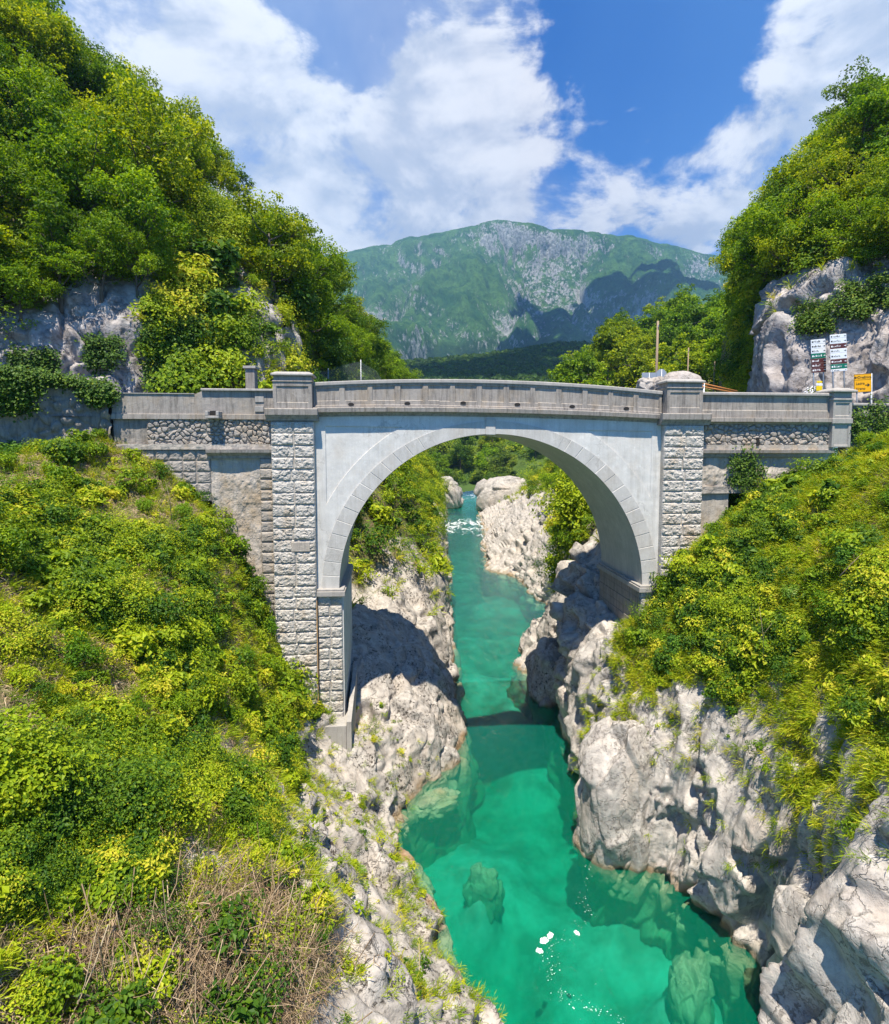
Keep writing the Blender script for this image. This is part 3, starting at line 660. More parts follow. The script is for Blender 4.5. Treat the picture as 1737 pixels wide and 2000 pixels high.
a, b, c_, d_ = s0 - .14, s0 + sw + .14, -.40, .92; V = [(a, c_, 2.792), (b, c_, 2.792), (b, d_, 2.792), (a, d_, 2.792), (a + .3, c_ + .3, 2.93), (b - .3, c_ + .3, 2.93), (b - .3, d_ - .3, 2.93), (a + .3, d_ - .3, 2.93)]
q.add(BR(np.array(V)), [(0, 1, 5, 4), (1, 2, 6, 5), (2, 3, 7, 6), (3, 0, 4, 7), (4, 5, 6, 7)]); fx(q.build('cap', M_CONCL))
# low stone wall continuing beyond the pillar
lw, fx = wall_thing('stone_wall', BR(np.array([21., -.3, -1.])), 'low stone roadside wall beyond the corner pillar at far right, ivy climbing it')
fx(gridbox('wall_face', s0 + sw + .06, 27, -2.5, 2.02, .1, .5, rubble(2.4, .10, 19), .06, M_RUBBLE, None, BR))
q = MB(); q.box((s0 + sw + .07, -.1, 2.025), (27, .65, 2.17), BR, bev=.03); fx(q.build('coping', M_CONCL))
PILLAR_S = s0
m, t = material('valley_ground'); p = pos(t)
finish(t, t.mix(t.mapr(t.noise(p, .02, 6), .4, .6), (.045, .085, .02), (.09, .13, .03)), 1.0, None, .1); M_VALLEY = m
# ------------------------------------------------------------------ terrain
def catmull(Pn, n, axis=0):
    Pn = np.moveaxis(Pn, axis, 0); m_ = len(Pn)
    u = np.linspace(0, m_ - 1, n); i = np.clip(np.floor(u).astype(int), 0, m_ - 2); f = (u - i)[(...,) + (None,) * (Pn.ndim - 1)]
    ext = np.concatenate([[2 * Pn[0] - Pn[1]], Pn, [2 * Pn[-1] - Pn[-2]]])
    p0, p1, p2, p3 = ext[i], ext[i + 1], ext[i + 2], ext[i + 3]
    tau = .42
    m1 = (p2 - p0) * tau; m2 = (p3 - p1) * tau
    r = (2 * f ** 3 - 3 * f ** 2 + 1) * p1 + (f ** 3 - 2 * f ** 2 + f) * m1 + (-2 * f ** 3 + 3 * f ** 2) * p2 + (f ** 3 - f ** 2) * m2
    return np.moveaxis(r, 0, axis)
def normals(G, flip):
    a = np.gradient(G, axis=0); b = np.gradient(G, axis=1); n = np.cross(a, b); n /= np.linalg.norm(n, axis=-1, keepdims=True) + 1e-9
    return -n if flip else n
class Surf: pass
def net(name, rows, vegc, nu, nv, disp, mat, flip=False, sub=None, vnoise_k=.55, kind='structure'):
    R_ = []
    for r in rows:
        q = [P(*p_) if len(p_) == 3 else np.array(p_[:3], float) for p_ in r]
        if sub is not None: s_ = q[0]; q = [s_ + np.array(sub) * 1.0 + np.array([0, 0, -5.0]), s_ + np.array(sub) * .35 + np.array([0, 0, -1.2])] + q
        R_.append(q)
    G = np.array(R_); vg = np.array(vegc if isinstance(vegc[0], (list, tuple)) else [vegc] * len(rows), float)
    if sub is not None: vg = np.concatenate([np.full((len(vg), 2), -1.0), vg], 1)
    G = catmull(catmull(G, nu, 0), nv, 1); vg = np.clip(catmull(catmull(vg, nu, 0), nv, 1), -1, 1.2)
    N_ = normals(G, flip)
    vv = vg + vnoise_k * fbm(G * .55, 4, 77)
    G2 = G + disp(G, N_, vg)
    s = Surf(); s.G = G2; s.N = normals(G2, flip); s.Ns = N_; s.veg = vv; s.name = name
    me = mesh_np(name, G2.reshape(-1, 3), grid_faces(nu, nv, flip=flip), True, {'veg': ('POINT', 'FLOAT', vv)})
    s.o = link(name, me, mat)
    if kind: tag(s.o, kind=kind)
    return s
def rockdisp(amp=1.0, near=1.0, shear=(0, 0), flute=.30, fine=.09, f2=.15, f1=.66, f1s=.38):
    def f(G, N_, vg):
        rk = 1 - sstep(.2, .9, vg); p_ = G / near
        q = np.stack([p_[..., 0] + shear[0] * p_[..., 2], p_[..., 1] + shear[1] * p_[..., 2], p_[..., 2] * .5], -1)
        d_ = fbm(p_ * .22, 3, 5) * .7
        d_ = d_ + rk * (facets(q * f1s + .3 * np.stack([vnoise(p_ * .9, 4), vnoise(p_ * .9, 6), vnoise(p_ * .9, 8)], -1), 3) * f1 + facets(q * 1.05 + .25 * np.stack([vnoise(p_ * 2, 4), vnoise(p_ * 2, 6), vnoise(p_ * 2, 8)], -1), 9) * f2)
        flu = fbm(np.stack([q[..., 0] * 1.3, q[..., 1] * 1.3, q[..., 2] * .2], -1), 4, 15, .5, True)
        d_ = d_ + rk * (flu * flute + fbm(p_ * 2.2, 5, 21, .65) * fine)
        d_ = d_ + (1 - rk) * fbm(p_ * .75, 4, 31) * .36
        return N_ * (d_ * amp * near)[..., None]
    return f
LB = [
 [(1060, 2250, 'W'), (900, 2250, 10.), (720, 2300, 8.), (450, 2250, 7.), (100, 2150, 6.5), (-300, 1800, 6.5), (-900, 1200, 6.)],
 [(950, 2000, 'W'), (840, 1950, 13.5), (700, 1900, 11.5), (480, 1780, 10.8), (200, 1600, 10.5), (-100, 1350, 10.5), (-500, 1000, 9.5)],
 [(868, 1850, 'W'), (775, 1790, 17.3), (640, 1700, 16.), (480, 1560, 15.), (250, 1320, 15.), (0, 1100, 15.), (-350, 900, 13.)],
 [(800, 1700, 'W'), (720, 1610, 21.3), (610, 1520, 21.), (500, 1400, 20.), (330, 1150, 20.), (100, 975, 20.8), (-250, 1010, 16.)],
 [(765, 1612, 'W'), (705, 1520, 24.8), (625, 1430, 24.8), (545, 1320, 24.4), (440, 1060, 25.), (230, 862, 25.6), (-150, 975, 20.)],
 [(884, 1490, 'W'), (820, 1420, 29.2), (735, 1420, 28.), (650, 1440, 27.4), (520, 1330, 27.8), (440, 1000, 28.), (150, 860, 27.)],
 [(897, 1420, 'W'), (850, 1310, 34.3), (770, 1250, 33.6), (680, 1210, 33.), (600, 1180, 32.), (450, 1000, 31.), (200, 850, 30.)],
 [(882, 1310, 'W'), (840, 1210, 42.), (780, 1160, 41.), (695, 1140, 40.), (600, 1060, 38.), (450, 930, 37.), (250, 830, 36.)],
 [(876, 1200, 'W'), (862, 1130, 57.), (825, 1040, 56.), (770, 960, 54.), (700, 900, 52.), (600, 840, 50.), (450, 815, 48.)],
 [(872, 1100, 'W'), (862, 1020, 84.), (835, 965, 84.), (800, 915, 84.), (760, 870, 82.), (680, 835, 80.), (560, 815, 78.)],
 [(868, 1025, 'W'), (860, 975, 126.), (845, 935, 126.), (820, 895, 126.), (790, 860, 125.), (740, 835, 120.), (640, 815, 115.)],
 [(875, 990, 'W'), (858, 955, 160.), (840, 920, 160.), (815, 890, 160.), (790, 860, 160.), (740, 835, 160.), (640, 820, 160.)],
]
VB = [[0, .0, .1, .55, 1, 1, 1], [-.1, .0, .1, .5, 1, 1, 1], [-.1, .0, .08, .55, 1, 1, 1], [-.1, .0, .12, .6, 1, 1, 1], [-.2, .0, .2, .7, 1, 1, 1], [-.5, -.2, .05, .3, .8, 1, 1],
      [-.6, -.4, -.2, .1, .5, .8, 1], [-.5, 0., .3, .5, .8, 1, 1], [-.4, .2, .8, .95, 1, 1, 1], [-.5, .2, .75, 1, 1, 1, 1], [-.5, .3, .9, 1, 1, 1, 1], [-.4, .5, .9, 1, 1, 1, 1]]
left = net('left_river_bank', LB, VB, 620, 330, rockdisp(.75, flute=.07, fine=.12, f2=.17, f1=.8, f1s=.28), M_ROCK, sub=(1.0, -.3, 0))
RBK = [
 [(1350, 2400, 'W'), (1560, 2380, 10.4), (1740, 2250, 9.6), (1950, 2100, 9.), (2250, 1900, 8.5), (2700, 1500, 8.)],
 [(1480, 2080, 'W'), (1585, 2020, 13.2), (1700, 1880, 12.4), (1850, 1700, 11.8), (2050, 1450, 11.5), (2400, 1150, 11.5)],
 [(1555, 1935, 'W'), (1585, 1900, 16.3), (1660, 1780, 14.6), (1740, 1600, 14.), (1900, 1350, 13.5), (2200, 1050, 14.)],
 [(1480, 1885, 'W'), (1525, 1780, 17.8), (1590, 1630, 16.8), (1680, 1440, 16.), (1800, 1200, 16.), (1980, 950, 17.)],
 [(1410, 1805, 'W'), (1440, 1650, 19.2), (1500, 1490, 18.8), (1590, 1320, 18.4), (1690, 1110, 19.), (1850, 860, 20.5)],
 [(1335, 1715, 'W'), (1370, 1560, 21.0), (1425, 1430, 20.8), (1500, 1270, 21.), (1590, 1060, 22.3), (1740, 850, 24.)],
 [(1262, 1680, 'W'), (1290, 1530, 22.4), (1330, 1400, 22.8), (1390, 1240, 23.6), (1470, 1050, 24.8), (1650, 880, 26.2)],
 [(1165, 1648, 'W'), (1190, 1500, 24.0), (1245, 1370, 24.8), (1310, 1210, 25.8), (1380, 1050, 27.0), (1600, 930, 27.6)],
 [(1155, 1545, 'W'), (1165, 1430, 27.4), (1190, 1310, 27.2), (1235, 1228, 27.6), (1330, 1180, 28.3), (1600, 1050, 29.)],
 [(1105, 1440, 'W'), (1115, 1330, 31.8), (1145, 1240, 30.6), (1215, 1190, 30.6), (1340, 1130, 31.), (1600, 1000, 32.)],
 [(1085, 1375, 'W'), (1095, 1290, 36.5), (1110, 1190, 35.6), (1165, 1120, 35.), (1300, 1060, 35.), (1600, 950, 36.)],
 [(1070, 1330, 'W'), (1095, 1240, 41.), (1110, 1150, 40.5), (1135, 1060, 40.), (1230, 980, 40.), (1600, 900, 42.)],
 [(1010, 1290, 'W'), (1045, 1225, 48.), (1088, 1180, 47.), (1120, 1060, 46.), (1190, 950, 46.), (1500, 860, 50.)],
 [(1072, 1190, 'W'), (1085, 1150, 60.), (1095, 1090, 60.), (1122, 1000, 60.), (1180, 910, 60.), (1400, 830, 60.)],
 [(1005, 1130, 'W'), (1025, 1080, 75.), (1060, 1030, 76.), (1100, 980, 76.), (1160, 910, 76.), (1350, 820, 76.)],
 [(947, 1106, 'W'), (985, 1060, 85.), (1035, 1010, 88.), (1090, 955, 88.), (1150, 895, 90.), (1350, 815, 90.)],
 [(947, 1048, 'W'), (980, 1010, 116.), (1030, 970, 118.), (1085, 925, 120.), (1140, 875, 122.), (1300, 815, 122.)],
 [(938, 1000, 'W'), (1000, 965, 155.), (1050, 930, 155.), (1085, 900, 155.), (1135, 860, 155.), (1270, 820, 155.)],
]
VR = [[-.2, 0, 0, .1, .7, 1]] * 2 + [[-.3, -.2, -.2, .25, .9, 1], [-.5, -.3, .0, .4, .95, 1], [-.4, -.3, .0, .55, 1, 1], [-.4, -.35, .08, .75, 1, 1], [-.5, -.3, .12, .85, 1, 1], [-.5, -.3, .15, .9, 1, 1],
      [-.5, -.3, -.1, .4, 1, 1], [-.6, -.5, -.4, 0, .5, 1], [-.6, -.5, -.4, 0, .3, .6], [-.5, -.3, .0, .4, .8, 1], [-.5, -.2, .2, .7, 1, 1], [-.4, 0, .5, .9, 1, 1], [-.5, -.3, .0, .6, 1, 1], [-.5, -.35, -.15, .5, 1, 1],
      [-.5, -.1, .3, .8, 1, 1], [-.4, .3, .8, 1, 1, 1]]
right = net('right_river_bank', RBK, VR, 640, 330, rockdisp(.95, 1.0, (-.35, 0), flute=.34, fine=.07, f2=.17, f1=.85, f1s=.20), M_ROCKR, flip=True, sub=(-.35, -.2, 0))
# wooded hills above the road
LH = [
 [(-400, 850, 24.), (-100, 850, 28.), (100, 848, 30.6), (250, 846, 32.6), (400, 845, 34.6), (520, 843, 37.5), (610, 838, 46.), (690, 830, 61.), (760, 830, 84.), (800, 810, 115.)],
 [(-400, 690, 24.5), (-100, 700, 28.5), (100, 690, 31.5), (250, 680, 33.4), (400, 690, 35.5), (520, 690, 38.5), (605, 730, 48.5), (685, 745, 64.), (752, 765, 88.), (795, 800, 118.)],
 [(-400, 560, 26.), (-100, 600, 29.), (100, 625, 32.), (250, 605, 34.), (400, 620, 36.5), (515, 620, 40.), (600, 680, 51.), (680, 710, 67.), (748, 748, 92.), (792, 790, 121.)],
 [(-400, 300, 30.), (-100, 350, 33.), (60, 410, 36.), (200, 420, 38.5), (370, 450, 41.), (480, 490, 46.), (570, 600, 57.), (655, 650, 73.), (735, 722, 98.), (790, 785, 125.)],
 [(-400, 0, 35.), (-100, 120, 38.), (40, 240, 42.), (175, 300, 46.), (310, 370, 50.), (425, 430, 54.), (530, 530, 66.), (620, 600, 80.), (712, 700, 105.), (788, 782, 130.)],
 [(-400, -250, 42.), (-100, -40, 46.), (45, 125, 50.), (165, 230, 54.), (290, 315, 58.), (400, 400, 62.), (505, 510, 74.), (595, 575, 88.), (695, 690, 115.), (785, 780, 140.)],
 [(-400, -200, 60.), (-100, 40, 64.), (60, 190, 70.), (180, 290, 74.), (310, 380, 78.), (415, 460, 82.), (515, 580, 94.), (595, 650, 108.), (695, 730, 135.), (785, 790, 160.)],
]
VLH = [[.0, .0, .1, .1, .5, .3, 1, 1, 1, 1], [-.1, .1, -.1, -.2, 1.2, .1, 1, 1, 1, 1], [.5, .7, .5, .1, 1.2, .3, .9, 1, 1, 1], [1, 1, 1, 1, .9, .8, 1, 1, 1, 1], [1] * 10, [1] * 10, [1] * 10]
M_HILL = M_CLIFF
lhill = net('left_hillside', LH, VLH, 260, 440, rockdisp(.8, 1.6), M_CLIFF, flip=True)
RH = [
 [(1405, 790, 66.), (1440, 842, 49.), (1490, 844, 38.5), (1560, 846, 33.6), (1650, 848, 31.4), (1737, 850, 29.1), (1900, 855, 25.6), (2200, 860, 21.6)],
 [(1410, 750, 67.), (1450, 735, 51.), (1490, 690, 40.), (1560, 680, 34.8), (1650, 670, 32.5), (1737, 670, 30.), (1900, 670, 26.5), (2200, 650, 22.5)],
 [(1412, 700, 68.), (1460, 670, 53.), (1500, 600, 42.), (1560, 585, 37.), (1650, 560, 34.), (1737, 560, 32.), (1900, 540, 28.), (2200, 480, 24.)],
 [(1420, 640, 73.), (1475, 580, 60.), (1520, 505, 49.), (1580, 465, 44.), (1650, 440, 41.), (1737, 420, 39.), (1900, 390, 35.), (2200, 300, 30.)],
 [(1440, 590, 82.), (1490, 520, 72.), (1530, 455, 59.), (1590, 400, 53.), (1650, 350, 50.), (1740, 310, 48.), (1900, 230, 44.), (2200, 100, 38.)],
 [(1440, 650, 100.), (1490, 600, 90.), (1530, 540, 80.), (1590, 490, 74.), (1650, 450, 70.), (1740, 420, 68.), (1900, 380, 64.), (2200, 300, 58.)],
]
VRH = [[.8, .5, 0, 0, 0, 0, 0, 0], [1, .8, -.2, -.4, -.4, -.4, -.3, 0], [1, 1, .3, .1, -.15, .0, .2, .3], [1] * 8, [1] * 8, [1] * 8]
rhill = net('right_hillside', RH, VRH, 240, 300, rockdisp(.8, 1.6, f1s=.3), M_CLIFF, flip=True)
# rise behind the bridge at the right that carries the middle wood
MH = [
 [(1090, 850, 110.), (1180, 800, 100.), (1300, 785, 90.), (1400, 785, 82.), (1520, 785, 78.)],
 [(1105, 790, 130.), (1190, 760, 125.), (1300, 740, 115.), (1400, 735, 105.), (1520, 730, 100.)],
 [(1130, 775, 170.), (1200, 715, 165.), (1290, 670, 155.), (1400, 680, 150.), (1520, 670, 140.)],
 [(1150, 770, 240.), (1220, 725, 240.), (1330, 650, 240.), (1400, 612, 230.), (1560, 590, 220.)],
 [(1180, 790, 330.), (1280, 760, 330.), (1380, 700, 330.), (1460, 690, 320.), (1600, 690, 300.)],
]
mhill = net('wooded_rise', MH, [1] * 5, 120, 120, rockdisp(1.0, 3.0), M_ROCKF, flip=True)
# far bank across the bend, behind the boulders
FH = [
 [(700, 990, 215.), (800, 975, 212.), (880, 963, 205.), (960, 963, 205.), (1060, 975, 190.), (1180, 960, 180.)],
 [(700, 950, 225.), (800, 935, 222.), (880, 935, 222.), (960, 935, 220.), (1060, 930, 210.), (1180, 920, 200.)],
 [(700, 885, 245.), (800, 885, 240.), (880, 885, 240.), (960, 885, 240.), (1060, 880, 230.), (1180, 870, 220.)],
 [(700, 830, 270.), (800, 830, 270.), (880, 832, 270.), (960, 832, 270.), (1060, 830, 260.), (1180, 820, 250.)],
 [(700, 812, 330.), (800, 812, 330.), (880, 812, 330.), (960, 812, 330.), (1060, 812, 330.), (1180, 810, 320.)],
]
fhill = net('far_river_bank', FH, [[.2] * 6, [.8] * 6, [1] * 6, [1] * 6, [1] * 6], 80, 120, rockdisp(.6, 3.0), M_VALLEY, flip=True)
# road surfaces behind the walls
def sheet(name, pts, z, mat):
    me = bpy.data.meshes.new(name); me.from_pydata([(p_[0], p_[1], z if len(p_) < 3 else p_[2]) for p_ in pts], [], [tuple(range(len(pts)))]); me.update()
    return tag(link(name, me, mat), kind='structure')
a = [BR(np.array([s_, t_, 0.])) for s_, t_ in ((-10.39, .5), (-17.4, .5), (-24, -2.), (-34, -2), (-34, 14), (-10.39, 16))]
sheet('road', [tuple(p_[:2]) for p_ in a], 1.30, M_ASPH)
a = [BR(np.array([s_, t_, 0.])) for s_, t_ in ((10.9, .45), (27, .62), (27, 12), (15, 12), (10.9, 6.5))]
sheet('road', [tuple(p_[:2]) for p_ in a], 1.36, M_ASPH)
# valley floor reaching to the mountain and beyond
n = 60; X = np.linspace(-9000, 9000, n); Y = np.concatenate([np.linspace(-60, 500, 30), np.linspace(560, 12000, 30)]); XX, YY = np.meshgrid(X, Y, indexing='ij')
ZZ = np.full_like(XX, -27.5)
tag(link('ground', mesh_np('ground', np.stack([XX, YY, ZZ], -1).reshape(-1, 3), grid_faces(n, 60), True), M_VALLEY), kind='structure')
# ------------------------------------------------------------------ foothills and mountain
def mat_forest(name, a, b, c, sc_):
    m, t = material(name); p = pos(t)
    n1 = t.noise(p, sc_, 8, .65); n2 = t.voro(p, sc_ * 5); n3 = t.noise(p, sc_ * 6, 5, .7)
    col = t.mix(t.mapr(n1, .38, .62), a, b); col = t.mix(t.mapr(n3, .45, .68, 0, .7), col, c)
    h = t.math('ADD', t.math('MULTIPLY', n2, -1.0), n3)
    finish(t, col, 1.0, t.bump(h, 1.0, .5 / sc_), .05); return m
M_FOREST = mat_forest('distant_forest', (.016, .040, .008), (.035, .075, .010), (.065, .11, .014), .02)
def hills(name, rows, nu, nv, amp, sc_, mat, seed):
    G = np.array([[P(*q) for q in r] for r in rows]); G = catmull(catmull(G, nu, 0), nv, 1)
    N_ = normals(G, False); d_ = fbm(G * sc_, 7, seed, .55) * amp
    G = G + np.array([0, 0, 1.0]) * d_[..., None] * .6 + N_ * (d_ * .6)[..., None]
    return G
rows = [
 [(400, 900, 330.), (600, 880, 330.), (750, 860, 330.), (900, 850, 340.), (1050, 850, 350.), (1200, 850, 360.), (1500, 850, 380.)],
 [(400, 800, 420.), (600, 790, 420.), (750, 775, 440.), (900, 770, 470.), (1050, 765, 480.), (1200, 765, 480.), (1500, 765, 480.)],
 [(400, 745, 600.), (600, 740, 600.), (750, 735, 620.), (900, 728, 640.), (1050, 712, 640.), (1200, 715, 640.), (1500, 715, 640.)],
 [(400, 722, 820.), (600, 716, 820.), (750, 712, 820.), (900, 702, 840.), (1010, 690, 820.), (1100, 675, 800.), (1190, 690, 800.), (1500, 700, 800.)][:5] + [(1130, 676, 800.), (1500, 700, 800.)],
 [(400, 760, 1000.), (600, 755, 1000.), (750, 750, 1000.), (900, 745, 1000.), (1050, 740, 1000.), (1200, 740, 1000.), (1500, 740, 1000.)],
]
G = hills('f', rows, 260, 420, 16., .012, None, 61); G[..., 2] += np.abs(facets(G * .16, 3)) * 2.2
FOOT = G
tag(link('foothills', mesh_np('foothills', G.reshape(-1, 3), grid_faces(*G.shape[:2]), True), M_FOREST), kind='structure')
# mountain
m, t = material('mountain_rock_and_grass'); p = pos(t)
ps = t.scale(p, (.01, .01, .01))
nb = t.noise(ps, .35, 8, .6, .3); n1 = t.noise(t.scale(ps, (1, 1, .55)), 1.2, 10, .68, .4); n2 = t.noise(t.scale(ps, (2.5, 1.5, .9)), 3.2, 8, .7, .6); z = t.n('ShaderNodeSeparateXYZ', {'Vector': p}).outputs[2]
grass = t.mix(t.mapr(n1, .4, .62), (.04, .13, .035), (.13, .27, .06)); wood = t.mix(t.mapr(n2, .4, .6), (.012, .038, .012), (.04, .085, .02))
zz = t.math('ADD', z, t.math('MULTIPLY', t.math('SUBTRACT', nb, .5), 700.0))
green = t.mix(t.mapr(zz, 230., 420., 0, 1), wood, grass)
green = t.mix(t.mapr(t.noise(ps, 6., 6, .7), .5, .62, 0, .55), green, wood)
rk = t.mix(t.mapr(t.noise(ps, 8, 6, .7), .35, .6), (.24, .25, .24), (.74, .72, .68))
slope = t.n('ShaderNodeAttribute', attribute_name='steep').outputs['Fac']
msk = t.math('ADD', t.math('MULTIPLY', t.math('SUBTRACT', n2, .5), 2.6), t.math('ADD', t.math('MULTIPLY', t.math('SUBTRACT', nb, .5), 1.5), t.math('MULTIPLY', slope, .9)))
rdg = t.n('ShaderNodeAttribute', attribute_name='ridge').outputs['Fac']
msk = t.math('MULTIPLY', t.mapr(t.math('ADD', msk, t.math('MULTIPLY', rdg, .55)), .80, 1.02), t.mapr(zz, 120., 380.), clamp=True)
col = t.mix(t.math('MULTIPLY', msk, .85), green, rk)
finish(t, col, 1.0, t.bump(t.math('ADD', n1, t.math('MULTIPLY', n2, .6)), 1.0, 60.), .05); M_MOUNT = m
cr = [(250, 500), (400, 500), (500, 492), (575, 487), (640, 492), (720, 478), (800, 461), (870, 449), (920, 433), (975, 422), (1030, 426), (1090, 441), (1150, 447), (1220, 456), (1280, 466), (1350, 482), (1420, 500), (1500, 515), (1650, 540)]
rows = []
for (k, Y_, py0) in ((0, 1150., 742), (1, 1500., 705), (2, 1850., 660), (3, 2200., 590), (4, 2600., None), (5, 3000., None), (6, 3400., 0), (7, 4200., 1)):
    r = []
    for px, pc in cr:
        if py0 == 0: q = P(px, pc, Y_ + 120 * math.sin(px * .01))
        elif py0 == 1: q = P(px, pc + 110, Y_)
        elif py0 is None: f_ = (.28, .66)[k - 4]; q = P(px, 585 * (1 - f_) + (pc + 8) * f_ + 6 * math.sin(px * .05 + k), Y_)
        else: q = P(px, py0 + 10 * math.sin(px * .02 + k), Y_)
        r.append(q)
    rows.append(r)
G = np.array(rows); G = catmull(catmull(G, 330, 0), 620, 1); N_ = normals(G, False)
u = np.linspace(0, 1, G.shape[0])[:, None]; fade = sstep(.86, .78, u) * sstep(0, .12, u) * .85 + .15
q = np.stack([G[..., 0] * .0042 + .0011 * G[..., 1] * np.sin(G[..., 0] * .001), G[..., 1] * .0016, G[..., 2] * .0012], -1)
wx = 300 * fbm(G * .0011, 3, 88); rid = np.stack([(G[..., 0] + wx) * .0026, G[..., 1] * .0007, G[..., 2] * .0004], -1)
d_ = fbm(rid, 3, 71, .5, True) * 165 + fbm(q, 5, 91, .5, True) * 60 + fbm(G * .011, 5, 95, .6, True) * 16
mgull = fbm(rid, 3, 71, .5, True)
G2 = G + N_ * (d_ * fade)[..., None]
st = 1 - np.abs(normals(G2, False)[..., 2])
tag(link('mountain', mesh_np('mountain', G2.reshape(-1, 3), grid_faces(*G2.shape[:2]), True, {'steep': ('POINT', 'FLOAT', np.clip(st, 0, 1)), 'ridge': ('POINT', 'FLOAT', mgull)}), M_MOUNT), kind='structure')
# ------------------------------------------------------------------ river: clear water over a pale bed
m, t = material('river_bed'); p = pos(t)
c_ = t.mix(t.mapr(t.noise(p, .5, 5, .6), .38, .62), (.36, .33, .25), (.66, .64, .56))
finish(t, c_, .9, None, .1); M_BED = m
X = np.linspace(-14, 52, 260); Y = np.concatenate([np.linspace(3, 60, 230), np.linspace(60.5, 250, 200)]); XX, YY = np.meshgrid(X, Y, indexing='ij')
pp_ = np.stack([XX, YY, XX * 0], -1)
q2 = proj(np.stack([XX, YY, np.full_like(XX, WL)], -1))
dep = 3.4 + fbm(pp_ * .11, 3, 41) * 1.9 + fbm(pp_ * .35, 3, 42) * .35
def spot(px, py, rx, ry, d_):
    global dep
    e = np.exp(-(((q2[..., 0] - px) / rx) ** 2 + ((q2[..., 1] - py) / ry) ** 2)); dep = dep + d_ * e
for a in ((960, 1700, 90, 60, 1.6), (1000, 1800, 80, 60, 1.7), (1200, 1930, 70, 45, 1.3), (1120, 1500, 90, 130, 1.8), (1290, 1830, 110, 40, .6), (980, 1400, 120, 90, 1.2), (960, 1560, 110, 60, -.7), (1330, 1820, 90, 40, -2.0), (940, 1650, 36, 24, -2.3), (1440, 1970, 60, 60, -1.5), (930, 1080, 60, 40, -.3), (1000, 1190, 90, 40, -.7)): spot(*a)
dep = np.where(YY > 60, dep * sstep(260, 60, YY) + .6, dep)
tag(link('river_bed', mesh_np('river_bed', np.stack([XX, YY, WL - np.maximum(dep, .3)], -1).reshape(-1, 3), grid_faces(len(X), len(Y)), True), M_BED), kind='structure')
m, t = material('river_water'); p = pos(t)
sy = t.n('ShaderNodeSeparateXYZ', {'Vector': p}).outputs[1]
far = t.mapr(sy, 40., 150.)
wv = t.noise(t.scale(p, (1.1, .35, 1)), 1.6, 5, .6, .8); wv2 = t.noise(t.scale(p, (1, .6, 1)), 5.5, 4, .6, .4)
h = t.math('ADD', wv, t.math('MULTIPLY', wv2, .35))
nrm = t.bump(h, .8, .22)
fr = t.n('ShaderNodeFresnel', {'IOR': 1.33, 'Normal': nrm}).outputs[0]
gl = t.n('ShaderNodeBsdfGlossy', {'Color': (1, 1, 1, 1), 'Roughness': .035, 'Normal': nrm})
# milky suspended silt gives the body colour, more of it in the shallows upstream
silt = t.n('ShaderNodeBsdfDiffuse', {'Color': (.03, .40, .27, 1)})
silt2 = t.mix(t.mapr(sy, 26., 60.), (.0, .30, .17), (.01, .28, .31))
t.t.links.new(silt2, silt.inputs['Color'])
tp = t.n('ShaderNodeBsdfTransparent', {'Color': (1, 1, 1, 1)})
body = t.n('ShaderNodeMixShader', {0: .21, 1: tp.outputs[0], 2: silt.outputs[0]})
foam = t.n('ShaderNodeBsdfDiffuse', {'Color': (.85, .88, .88, 1)})
fn_ = t.noise(t.scale(p, (.8, .22, 1)), 1.1, 9, .72, 1.0)
rap = t.math('ADD', t.math('MULTIPLY', t.mapr(sy, 95., 118., 0, 1, True), t.mapr(sy, 150., 128., 0, 1, True), clamp=True), t.math('MULTIPLY', t.mapr(sy, 150., 190.), .8), clamp=True)
thr = t.math('SUBTRACT', .80, t.math('MULTIPLY', rap, .33))
fm = t.mapr(t.math('SUBTRACT', fn_, thr), 0.0, .09)
b1 = t.n('ShaderNodeMixShader', {0: t.math('MULTIPLY', fm, .85, clamp=True), 1: body.outputs[0], 2: foam.outputs[0]})
b2 = t.n('ShaderNodeMixShader', {0: t.math('MULTIPLY', fr, .9), 1: b1.outputs[0], 2: gl.outputs[0]})
va = t.n('ShaderNodeVolumeAbsorption', {'Color': (.0, .79, .70, 1), 'Density': .46})
t.n('ShaderNodeOutputMaterial', {'Surface': b2.outputs[0], 'Volume': va.outputs[0]}); M_WATER = m
q = MB(); q.box((-18, 2.0, WL - 8.8), (60, 262, WL)); wt = q.build('water', M_WATER); tag(wt, kind='structure')
# ------------------------------------------------------------------ leaves
def leaf_mesh(c, nrm, size, tint, aspect=.62, dirv=None):
    """one folded quad per leaf"""
    n = len(c); nrm = nrm / (np.linalg.norm(nrm, axis=1, keepdims=True) + 1e-9)
    r = RNG.normal(size=(n, 3)) if dirv is None else dirv
    a = np.cross(nrm, r); a /= np.linalg.norm(a, axis=1, keepdims=True) + 1e-9
    if dirv is None: b = np.cross(nrm, a)
    else: b = dirv / (np.linalg.norm(dirv, axis=1, keepdims=True) + 1e-9)
    s = np.asarray(size).reshape(-1, 1); asp = aspect if np.isscalar(aspect) else np.asarray(aspect).reshape(-1, 1)
    v0 = c - b * s * .5; v2 = c + b * s * .5 - nrm * s * .12; v1 = c + a * s * asp * .5 + nrm * s * .10; v3 = c - a * s * asp * .5 + nrm * s * .10
    return np.stack([v0, v1, v2, v3], 1).reshape(-1, 3), np.asarray(tint)
def leaf_obj(name, parts, mat, parent=None):
    V = np.concatenate([p_[0] for p_ in parts]); T = np.concatenate([p_[1] for p_ in parts]); n = len(T)
    F = np.arange(n * 4).reshape(n, 4)
    me = mesh_np(name, V, F, False, {'tint': ('FACE', 'FLOAT', np.clip(T, 0, 1))}); me.materials.append(mat)
    return link(name, me, None, parent)
